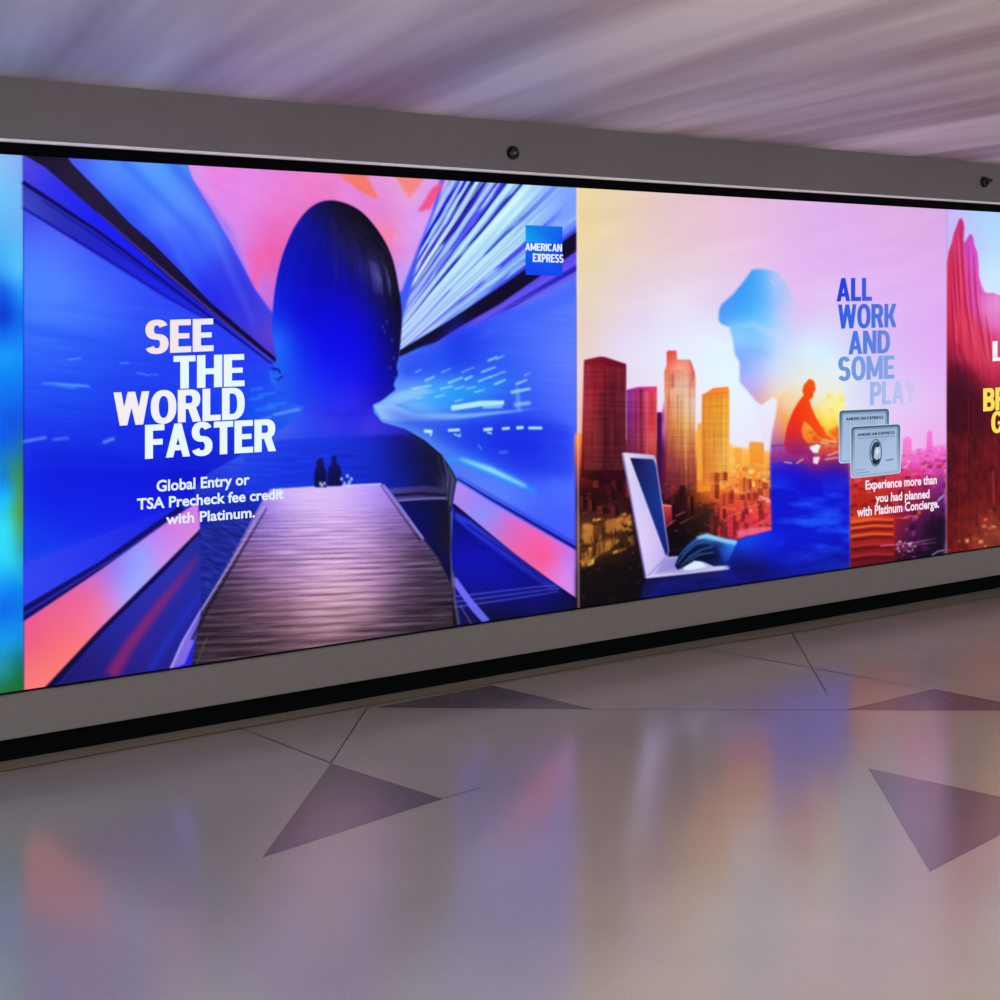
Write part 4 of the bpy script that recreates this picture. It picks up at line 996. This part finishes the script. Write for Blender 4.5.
def letters(name, text, x0, x1, base0, top0, base1, parent, cols, n=0.0015, track=.04, label=None):
    """set text so that it fills the wall stretch seen between photo columns x0..x1; base0/top0 at x0 and base1 at x1"""
    ua, za_ = pix_wall(x0, base0, n); _, zt = pix_wall(x0, top0, n); ub, zb_ = pix_wall(x1, base1, n)
    quads, wd = lay(text, track)
    verts, faces, cc = [], [], []
    for k, q in enumerate(quads):
        b = len(verts)
        for (a, h) in q:
            t = a / wd
            z = za_ + (zb_ - za_) * t + (zt - za_) * h
            verts.append(wall(ua + (ub - ua) * t, n + k * 0.000002, z))
            cc.append(cols(t, h) if callable(cols) else cols)
        faces.append(tuple(range(b, b + len(q))))
    me = bpy.data.meshes.new(name)
    me.from_pydata(verts, [], faces)
    ink(me, np.array(cc, dtype=float))
    o = obj(name, me, M_PRINT, parent)
    if label:
        o['label'] = label
    return o


def text_mesh(body, bold, space):
    cu = bpy.data.curves.new('caption', 'FONT')
    cu.body = body; cu.size = 1.0; cu.offset = bold; cu.space_character = space; cu.resolution_u = 3
    tmp = bpy.data.objects.new('caption_tmp', cu)
    C.objects.link(tmp)
    dg = bpy.context.evaluated_depsgraph_get()
    me = bpy.data.meshes.new_from_object(tmp.evaluated_get(dg))
    bpy.data.objects.remove(tmp)
    return me


def caption(name, text, x0, x1, base0, top0, base1, parent, col, n=0.0015, bold=.018, space=1.0):
    """small print from the built-in font, one mesh per word; x-extent and cap height fitted like letters()"""
    full = text_mesh(text, bold, space)
    xs_all = [v.co.x for v in full.vertices]
    xa, xb = min(xs_all), max(xs_all)
    cap = 0.70 + bold
    ua, za_ = pix_wall(x0, base0, n); _, zt = pix_wall(x0, top0, n); ub, zb_ = pix_wall(x1, base1, n)
    words = text.split(' ')
    done = -1e9
    for k, wrd in enumerate(words):
        src = text_mesh(' '.join(words[:k + 1]), bold, space)
        bmw = bmesh.new()
        bmw.from_mesh(src)
        drop = [v for v in bmw.verts if v.co.x <= done + 1e-5]
        done = max(v.co.x for v in bmw.verts)
        bmesh.ops.delete(bmw, geom=drop, context='VERTS')
        for v in bmw.verts:
            t = (v.co.x - xa) / (xb - xa); h = v.co.y / cap
            v.co = wall(ua + (ub - ua) * t, n, za_ + (zb_ - za_) * t + (zt - za_) * h)
        me = bpy.data.meshes.new(name)
        bmw.to_mesh(me); bmw.free()
        ink(me, np.tile(np.array(col, dtype=float), (len(me.vertices), 1)))
        obj(name, me, M_PRINT, parent)['label'] = 'small white printed word ' + wrd.strip('.')


def flat(name, polys, parent, n=0.001, label=None):
    """flat coloured shapes given as [(photo outline, colour or per-point colours)]"""
    verts, faces, cc = [], [], []
    for k, (pts, col) in enumerate(polys):
        b = len(verts)
        for i, (x, y) in enumerate(pts):
            nn = n + k * .00004
            u, z = pix_wall(x, y, nn)
            verts.append(wall(u, nn, z))
            cc.append(col[i] if isinstance(col[0], (tuple, list)) else col)
        faces.append(tuple(range(b, b + len(pts))))
    me = bpy.data.meshes.new(name)
    me.from_pydata(verts, [], faces)
    ink(me, np.array(cc, dtype=float))
    o = obj(name, me, M_PRINT, parent)
    if label:
        o['label'] = label
    return o


G_POST = 'backlit posters side by side in the wall'


def poster_root(u0, label):
    return thing('backlit_poster', label, 'poster', wall(u0, 0, ZB), G_POST)


# ---- poster A (far left sliver)
pA = poster_root(-PW, 'backlit blue and green poster cut off at the far left, left of the woman poster')


def tri(px):
    lo, hi = -58.0, 22.0
    t = np.mod(lo - px, 2 * (hi - lo))
    m = np.where(t < (hi - lo), lo + t, lo + 2 * (hi - lo) - t)
    return np.where(px < lo, m, np.minimum(px, hi))


build_print(pA, -PW, 0.0, 560, 400, [], tri)

# ---- poster B (woman)
pB = poster_root(0, 'backlit blue poster of a woman seen from behind with a boardwalk inside her silhouette')
build_print(pB, 0, PW, 640, 460, [
    ([ID_WOMAN], 'woman_silhouette', 'woman\'s shoulders and back filled with blue sea', None),
    ([ID_HAIR], 'hair', 'bobbed dark blue hair seen from behind', 'woman_silhouette'),
    ([ID_WALK], 'boardwalk', 'lilac and brown plank boardwalk', 'woman_silhouette'),
    ([ID_SIT1], 'seated_figure', 'left of the two dark figures on the pier end', 'woman_silhouette'),
    ([ID_SIT2], 'seated_figure', 'right of the two dark figures on the pier end', 'woman_silhouette'),
    ([ID_SKY], 'sky', 'pink evening sky', None),
    ([ID_BEAM], 'tunnel_beam', 'dark beam on the left of the tunnel', None),
    ([ID_BEAM2], 'tunnel_beam', 'dark beam on the right of the tunnel', None)])
pinkw = lambda t, h: (246 - 10 * t, 226 + 10 * t, 230 + 12 * t)
coolw = lambda t, h: (232, 248, 255)
letters('headline_word', 'SEE', 145, 213.5, 354, 320.5, 351, pB, pinkw, label='pinkish white word SEE')
letters('headline_word', 'THE', 173.5, 244.5, 389, 356, 386, pB, coolw, label='white word THE')
letters('headline_word', 'WORLD', 113.5, 244.5, 426, 392.5, 419, pB, lambda t, h: (245 - 12 * t, 236 + 12 * t, 242 + 12 * t), label='white word WORLD')
letters('headline_word', 'FASTER', 145, 276, 459, 425, 451, pB, coolw, label='white word FASTER')
caption('caption_word', 'Global Entry or', 156.5, 249.5, 491.5, 480.0, 484.3, pB, (225, 238, 255), bold=.026)
caption('caption_word', 'TSA Precheck fee credit', 137, 283.5, 509.5, 498.3, 498.5, pB, (225, 238, 255), bold=.026)
caption('caption_word', 'with Platinum.', 166, 255, 524.5, 513.8, 517, pB, (225, 232, 255), bold=.026)
lg = flat('logo', [([(525.5, 225), (562.5, 226.6), (562.5, 243.4), (525.5, 242)], [(15, 140, 235), (20, 95, 235), (15, 80, 240), (10, 165, 240)]),
                   ([(525.5, 242), (562.5, 243.4), (562.5, 276.4), (525.5, 274.8)], [(20, 100, 240), (15, 60, 235), (20, 70, 240), (15, 65, 238)]),
                   ], pB, .0012, 'square blue gradient company emblem')
letters('logo_lettering', 'AMERICAN', 525.3, 562.0, 250.4, 242.8, 251.6, lg, (225, 240, 255), n=.0022, track=.03)
letters('logo_lettering', 'EXPRESS', 532.8, 563.4, 261.8, 253.4, 262.8, lg, (225, 240, 255), n=.0022, track=.03)

# ---- poster C (man and city)
pC = poster_root(PW, 'backlit sunset poster of a man with a laptop above a city skyline')
build_print(pC, PW, UC, 560, 470, [
    ([ID_T1], 'skyscraper', 'dark red tower, leftmost in the printed skyline', None),
    ([ID_T2], 'skyscraper', 'purple and red tower second from the left', None),
    ([ID_T3], 'skyscraper', 'tall pale orange tower with a capped top', None),
    ([ID_T4], 'skyscraper', 'glowing amber tower nearest the man\'s face', None),
    ([ID_MAN], 'man_silhouette', 'man in profile filled with sky, sunset and blue cloud', None),
    ([ID_HAND], 'hand', 'dark blue hand on the keyboard', 'man_silhouette'),
    ([ID_CYC], 'cyclist', 'orange cyclist leaning forward inside the man', 'man_silhouette'),
    ([ID_LAP], 'laptop', 'lilac white open laptop', None),
    ([ID_SCREEN], 'screen', 'dark blue laptop screen', 'laptop')])


def fade(c0, c1):
    return lambda t, h: tuple(np.array(c0) * (1 - t) + np.array(c1) * t)


letters('headline_word', 'ALL', 836.5, 872, 301.5, 278, 300.8, pC, fade((22, 62, 222), (60, 105, 230)), label='blue word ALL')
letters('headline_word', 'WORK', 838, 896.5, 328.8, 304.5, 327.2, pC, fade((45, 95, 225), (88, 125, 222)), label='blue word WORK')
letters('headline_word', 'AND', 848.5, 890, 354.4, 331, 353, pC, fade((72, 115, 225), (108, 138, 222)), label='mid blue word AND')
letters('headline_word', 'SOME', 838, 894.5, 381, 357, 378.6, pC, fade((105, 148, 226), (140, 165, 228)), label='pale blue word SOME')
letters('headline_word', 'PLAY', 870, 916, 405.5, 382, 402.5, pC, fade((150, 182, 234), (210, 200, 242)), label='very pale blue word PLAY')
caption('caption_word', 'Experience more than', 865.5, 936.8, 489.4, 480.2, 483.6, pC, (250, 225, 240), bold=.03)
caption('caption_word', 'you had planned', 875.5, 929.5, 502.3, 493.4, 497.8, pC, (250, 228, 240), bold=.03)
caption('caption_word', 'with Platinum Concierge.', 857, 939, 516.6, 507.2, 507.3, pC, (248, 225, 240), bold=.03)


def card(x0, y0, x1, y1, yb0, yb1, n, label, emblem):
    q = lambda a, b: (x0 + (x1 - x0) * a, (y0 + (y1 - y0) * a) * (1 - b) + (yb0 + (yb1 - yb0) * a) * b)
    def rr(i, j):
        pts = []
        for cx, cy, s in ((1 - i - j, 1 - i - j, 0), (i + j, 1 - i - j, 90), (i + j, i + j, 180), (1 - i - j, i + j, 270)):
            for k in range(5):
                a = math.radians(s + k * 22.5)
                pts.append(q(cx + j * math.cos(a), cy + j * math.sin(a)))
        return pts
    def shade(pts):
        return [tuple(np.array((150, 172, 205.)) + (i % 7) * 3 + 30 * max(0, (p[1] - y0) / (yb0 - y0) - .3)) for i, p in enumerate(pts)]
    p0, p1, p2, p3 = rr(0, .06), rr(.012, .06), rr(.05, .04), rr(.085, .03)
    o = flat('bank_card', [(p0, (205, 220, 240)), (p1, [(70, 95, 120) if p[1] < (y0 + yb0) / 2 else (150, 175, 205) for p in p1]), (p2, [(120, 150, 178) if p[1] < (y0 + yb0) / 2 else (165, 190, 218) for p in p2]), (p3, shade(p3))], pC, n, label)
    letters('card_lettering', 'AMERICAN EXPRESS', *[q(.14, 0)[0], q(.88, 0)[0]], q(.14, .20)[1], q(.14, .145)[1], q(.88, .20)[1], o, (45, 60, 85), n=n + .0006, track=.04)
    if emblem:
        oval = lambda rx, ry: [q(.50 + rx * math.cos(a), .545 + ry * math.sin(a)) for a in np.linspace(0, 2 * math.pi, 28, endpoint=False)]
        e = flat('card_emblem', [(oval(.125, .27), (70, 92, 118)), (oval(.105, .245), (168, 192, 214)),
                                 # helmet with crest, face in profile, shoulders
                                 ([q(*p) for p in [(.42, .66), (.405, .52), (.425, .42), (.465, .345), (.52, .32), (.575, .36), (.585, .40), (.54, .40), (.50, .44), (.475, .50), (.47, .58), (.455, .66)]], (48, 66, 92)),
                                 ([q(*p) for p in [(.50, .40), (.55, .385), (.585, .42), (.56, .435), (.52, .44)]], (36, 50, 74)),
                                 ([q(*p) for p in [(.51, .46), (.545, .455), (.56, .50), (.575, .525), (.558, .54), (.555, .575), (.525, .59), (.50, .56)]], (205, 222, 236)),
                                 ([q(*p) for p in [(.42, .69), (.47, .64), (.51, .69), (.56, .67), (.585, .65), (.578, .71), (.545, .765), (.50, .785), (.45, .755)]], (30, 42, 64)),
                                 ], o, n + .0006, 'oval emblem of a helmeted head in profile')
        for pts, c in (([(.70, .70), (.86, .69), (.86, .72), (.70, .73)], (110, 132, 160)), ([(.08, .84), (.30, .83), (.30, .855), (.08, .865)], (140, 162, 190)),
                       ([(.08, .90), (.38, .89), (.38, .915), (.08, .925)], (140, 162, 190)), ([(.14, .235), (.88, .235), (.88, .25), (.14, .25)], (120, 142, 170))):
            flat('card_mark', [([q(*p) for p in pts], c)], o, n + .0006)
    return o


card(838.8, 410.2, 889.6, 408.0, 463.6, 460.2, .0016, 'silver grey card partly behind the other', False)
card(850.6, 426.3, 900.8, 423.6, 478.6, 473.2, .0036, 'silver grey card in front with an oval emblem', True)

# ---- poster D (far right sliver)
pD = poster_root(UC, 'backlit poster of red rock spires cut off at the far right edge')
build_print(pD, UC, UC + PW, 560, 420, [([ID_ROCK], 'rock_spires', 'red and magenta rock spires', None)])
letters('headline_word', 'L', 992.6, 1004, 361.2, 341.2, 360.6, pD, (250, 240, 250), label='white letter L')
letters('headline_word', 'BR', 983.2, 1007, 411.5, 388.5, 409.5, pD, (250, 225, 90), label='yellow letters BR')
letters('headline_word', 'G', 991.3, 1003.2, 433.5, 412, 432, pD, (250, 225, 80), label='yellow letter G')

# ------------------------------------------------------------------ wall, trims, ceiling and floor
UL, UR = -6.0, 16.0
zc_ = Z_CEIL
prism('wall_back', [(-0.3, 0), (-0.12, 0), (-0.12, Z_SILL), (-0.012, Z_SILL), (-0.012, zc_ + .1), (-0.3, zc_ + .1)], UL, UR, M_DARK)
prism('trim_1', [(-0.012, Z_LIP), (SILL_N, Z_LIP), (SILL_N, zc_), (-0.012, zc_)], UL, UR, M_BULK)                                        # bulkhead above the posters
prism('trim_2', [(SILL_N, Z_LIP), (SILL_N + .006, Z_LIP + .002), (SILL_N + .004, Z_LIP + .011), (SILL_N, Z_LIP + .012)], UL, UR, M_LIP)     # bottom edge, poster light on it painted pale
prism('trim_3', [(-0.012, ZT - .001), (0.012, ZT - .001), (0.012, Z_LIP), (-0.012, Z_LIP)], UL, UR, M_BLACK)                              # black frame above the prints
prism('trim_4', [(-0.012, Z_SILL), (SILL_N, Z_SILL), (SILL_N, ZB - .004), (-0.012, ZB - .004)], UL, UR, M_SILL, .004)                     # sill beam
prism('trim_5', [(-0.012, ZB - .004), (0.010, ZB - .004), (0.010, ZB), (-0.012, ZB)], UL, UR, M_BLACK)
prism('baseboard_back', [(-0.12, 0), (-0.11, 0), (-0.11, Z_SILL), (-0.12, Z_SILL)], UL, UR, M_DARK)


def plane(name, z, material, back=16.0, flip=False):
    me = bpy.data.meshes.new(name)
    q = [wall(UL, -.12, z), wall(UR, -.12, z), wall(UR, back, z), wall(UL, back, z)]
    th = -.08 if not flip else .08
    bm = bmesh.new()
    v = [bm.verts.new(p) for p in q]
    w = [bm.verts.new((p[0], p[1], p[2] + th)) for p in q]
    bm.faces.new(v); bm.faces.new(w[::-1])
    for i in range(4):
        bm.faces.new((v[i], w[i], w[(i + 1) % 4], v[(i + 1) % 4]))
    bmesh.ops.recalc_face_normals(bm, faces=bm.faces)
    bm.to_mesh(me); bm.free()
    return me


# terrazzo floor with dark triangular inlays and thin joints
def floor_mat(name, c0, c1, rough):
    m = bpy.data.materials.new(name)
    m.use_nodes = True
    nt = m.node_tree
    b = nt.nodes['Principled BSDF']
    tc = nt.nodes.new('ShaderNodeTexCoord')
    n1 = nt.nodes.new('ShaderNodeTexNoise'); n1.inputs['Scale'].default_value = 140; n1.inputs['Detail'].default_value = 3
    n2 = nt.nodes.new('ShaderNodeTexNoise'); n2.inputs['Scale'].default_value = 1.2; n2.inputs['Detail'].default_value = 5
    for n in (n1, n2):
        nt.links.new(tc.outputs['Object'], n.inputs['Vector'])
    mx = nt.nodes.new('ShaderNodeMath'); mx.operation = 'MULTIPLY_ADD'
    mx.inputs[1].default_value = .45
    nt.links.new(n1.outputs['Fac'], mx.inputs[0])
    mm = nt.nodes.new('ShaderNodeMath'); mm.operation = 'MULTIPLY'; mm.inputs[1].default_value = .55
    nt.links.new(n2.outputs['Fac'], mm.inputs[0])
    nt.links.new(mm.outputs[0], mx.inputs[2])
    rp = nt.nodes.new('ShaderNodeValToRGB')
    rp.color_ramp.elements[0].position = .35; rp.color_ramp.elements[1].position = .65
    rp.color_ramp.elements[0].color = (*lin(c0), 1); rp.color_ramp.elements[1].color = (*lin(c1), 1)
    nt.links.new(mx.outputs[0], rp.inputs['Fac'])
    nt.links.new(rp.outputs['Color'], b.inputs['Base Color'])
    n3 = nt.nodes.new('ShaderNodeTexNoise'); n3.inputs['Scale'].default_value = 7; n3.inputs['Detail'].default_value = 3
    nt.links.new(tc.outputs['Object'], n3.inputs['Vector'])
    mr = nt.nodes.new('ShaderNodeMapRange')
    mr.inputs['To Min'].default_value = rough * .85; mr.inputs['To Max'].default_value = rough * 1.15
    nt.links.new(n3.outputs['Fac'], mr.inputs['Value'])
    nt.links.new(mr.outputs['Result'], b.inputs['Roughness'])
    b.inputs['Specular IOR Level'].default_value = .5
    return m


M_FLOOR = floor_mat('terrazzo_beige', (160, 153, 142), (176, 168, 156), .18)
M_INLAY = floor_mat('terrazzo_grey', (104, 97, 100), (114, 107, 110), .19)
M_JOINT = mat('floor_joint', (62, 54, 48), .5, .3, var=.05)

fm = plane('floor', 0.0, M_FLOOR)
bm = bmesh.new()
bm.from_mesh(fm)


def lay_on_floor(pts, mi, z):
    v = [bm.verts.new((p[0], p[1], z)) for p in pts]
    f = bm.faces.new(v)
    f.normal_update()
    if f.normal.z < 0:
        f.normal_flip()
    f.material_index = mi


def joint(a, b, w=.006):
    (xa, ya), (xb, yb) = a[:2], b[:2]
    l = math.hypot(xb - xa, yb - ya)
    nx, ny = -(yb - ya) / l * w / 2, (xb - xa) / l * w / 2
    lay_on_floor([(xa + nx, ya + ny), (xb + nx, yb + ny), (xb - nx, yb - ny), (xa - nx, ya - ny)], 2, .0009)


PF = pix_floor
inlays = [
    [(376, 707.5), (492, 685.5), (595, 709.5)],
    [(845, 710.0), (934, 689), (1046, 711.0)],
    [(297, 810), (331, 763.5), (443, 799), (300, 860)],
    [(868.5, 768.5), (1040, 806), (930, 872), (893, 815)],
]
inlays[2] = [(262, 858), (331, 763.5), (443, 799)]
inlays[3] = [(868.5, 768.5), (1052, 808), (930, 872)]
for tri_ in inlays:
    lay_on_floor([PF(*p) for p in tri_], 1, .0006)
for a, b, w in [((0, 772), (350, 709), .012), ((350, 709), (640, 657), .012), ((640, 657), (792, 633), .013), ((792, 633), (1000, 596), .014), ((1000, 596), (1100, 578), .014),
                ((368, 707), (331, 763), .004), ((595, 709.8), (845, 710), .004), ((700, 648), (845, 674), .007), ((845, 674), (1010, 705), .004),
                ((792, 633), (826, 692), .004), ((440, 799), (480, 788), .004), ((240, 728), (331, 763), .005)]:
    joint(PF(*a), PF(*b), w)
bm.to_mesh(fm)
bm.free()
for m in (M_FLOOR, M_INLAY, M_JOINT):
    fm.materials.append(m)
obj('floor', fm, None, None, 'structure')

# ceiling of satin metal planks with soft reflections painted into the colour as streaks
mc = bpy.data.materials.new('ceiling_planks')
mc.use_nodes = True
nt = mc.node_tree
b = nt.nodes['Principled BSDF']
b.inputs['Roughness'].default_value = .5
tc = nt.nodes.new('ShaderNodeTexCoord')
mp = nt.nodes.new('ShaderNodeMapping')
mp.inputs['Rotation'].default_value = (0, 0, math.atan2(1.26, .433))
ms = nt.nodes.new('ShaderNodeMapping')
ms.inputs['Scale'].default_value = (.16, 2.6, 1)
ns = nt.nodes.new('ShaderNodeTexNoise'); ns.inputs['Scale'].default_value = 1.0; ns.inputs['Detail'].default_value = 5
nt.links.new(tc.outputs['Object'], mp.inputs['Vector'])
nt.links.new(mp.outputs['Vector'], ms.inputs['Vector'])
nt.links.new(ms.outputs['Vector'], ns.inputs['Vector'])
rp = nt.nodes.new('ShaderNodeValToRGB')
rp.color_ramp.elements[0].position = .36; rp.color_ramp.elements[1].position = .64
rp.color_ramp.elements[0].color = (*lin((176, 160, 170)), 1); rp.color_ramp.elements[1].color = (*lin((242, 236, 242)), 1)
nt.links.new(ns.outputs['Fac'], rp.inputs['Fac'])
nt.links.new(rp.outputs['Color'], b.inputs['Base Color'])
obj('ceiling', plane('ceiling', zc_, mc, flip=True), mc, None, 'structure')


# ------------------------------------------------------------------ small black fixtures on the bulkhead
def lathe(profile, axis_o, axis_d, seg=28):
    from mathutils import Vector
    d = Vector(axis_d).normalized()
    a = d.cross(Vector((0, 0, 1))).normalized()
    b_ = d.cross(a)
    bm_l = bmesh.new()
    rings = []
    for r, h in profile:
        rings.append([bm_l.verts.new(Vector(axis_o) + d * h + (a * math.cos(t) + b_ * math.sin(t)) * max(r, 1e-4)) for t in np.linspace(0, 2 * math.pi, seg, endpoint=False)])
    for i in range(len(rings) - 1):
        for k in range(seg):
            bm_l.faces.new((rings[i][k], rings[i + 1][k], rings[i + 1][(k + 1) % seg], rings[i][(k + 1) % seg]))
    bm_l.faces.new(rings[0]); bm_l.faces.new(rings[-1][::-1])
    bmesh.ops.recalc_face_normals(bm_l, faces=bm_l.faces)
    me = bpy.data.meshes.new('fixture')
    bm_l.to_mesh(me); bm_l.free()
    for p in me.polygons:
        p.use_smooth = True
    return me


def fixture(px, py, label, spout):
    u, z = pix_wall(px, py, SILL_N)
    o = wall(u, SILL_N, z)
    root = thing('wall_sensor', label, 'sensor', o, 'black sensors on the bulkhead')
    d = (NX, NY, 0)
    r = .029
    obj('housing', lathe([(r, 0), (r, .012), (r * .85, .022), (r * .55, .024), (r * .5, .018)], o, d), M_KNOB, root)
    if spout:
        side = (DX * .8 + NX * .6, DY * .8 + NY * .6, .25)
        obj('nozzle', lathe([(.011, 0), (.010, .036), (.006, .042)], wall(u, SILL_N + .012, z), side, 16), M_KNOB, root)
    else:
        obj('lens', lathe([(r * .48, .012), (r * .46, .019), (r * .3, .023), (0, .024)], o, d), M_GLASS, root)


fixture(512, 153, 'small black round sensor with a grey lens on the bulkhead above the woman poster', False)
fixture(983.5, 182, 'small black sensor with a short side nozzle on the bulkhead at the right edge', True)

# ------------------------------------------------------------------ light
wd = bpy.data.worlds.new('hall_ambient')
sc.world = wd
wd.use_nodes = True
wd.node_tree.nodes['Background'].inputs['Color'].default_value = (1.0, .95, .97, 1)
wd.node_tree.nodes['Background'].inputs['Strength'].default_value = 1.3


def fill_light(u, n, sx, sy, power, col=(1, .95, .92)):
    li = bpy.data.lights.new('overhead_fill', 'AREA')
    li.shape = 'RECTANGLE'; li.size = sx; li.size_y = sy; li.energy = power; li.color = col
    o = bpy.data.objects.new('overhead_fill', li)
    C.objects.link(o)
    o.location = wall(u, n, zc_ - .03)
    o.rotation_euler = (0, 0, math.atan2(DY, DX))


for u, p in ((-3, 130), (0, 125), (3, 105), (6, 80), (9, 70)):  # added unseen fill just under the ceiling, stronger to the left
    fill_light(u, 6.6, 1.6, .8, p, (1, .94, .87))
    fill_light(u, 9.8, 1.6, .8, p, (1, .94, .87))
# added fill light behind the camera, brightens the ceiling, wall and floor
li = bpy.data.lights.new('rear_fill', 'AREA')
li.shape = 'RECTANGLE'; li.size = 18; li.size_y = 2.2; li.energy = 820; li.color = (1, .97, .95)
o = bpy.data.objects.new('rear_fill', li)
C.objects.link(o)
o.location = wall(1.5, 13.0, 1.25)
o.rotation_euler = (math.radians(90), 0, math.atan2(DY, DX))
from mathutils import Vector
o.rotation_euler = Vector((-NX, -NY, 0)).to_track_quat('-Z', 'Z').to_euler()

# ------------------------------------------------------------------ camera
cam = bpy.data.cameras.new('camera')
co_ = bpy.data.objects.new('camera', cam)
C.objects.link(co_)
co_.location = (0, 0, EYE)
co_.rotation_euler = (math.radians(90), 0, 0)
cam.sensor_width = 36
cam.sensor_fit = 'HORIZONTAL'
cam.lens = F * 36 / 1000
cam.shift_y = -(500 - HOR) / 1000
cam.clip_end = 200
sc.camera = co_
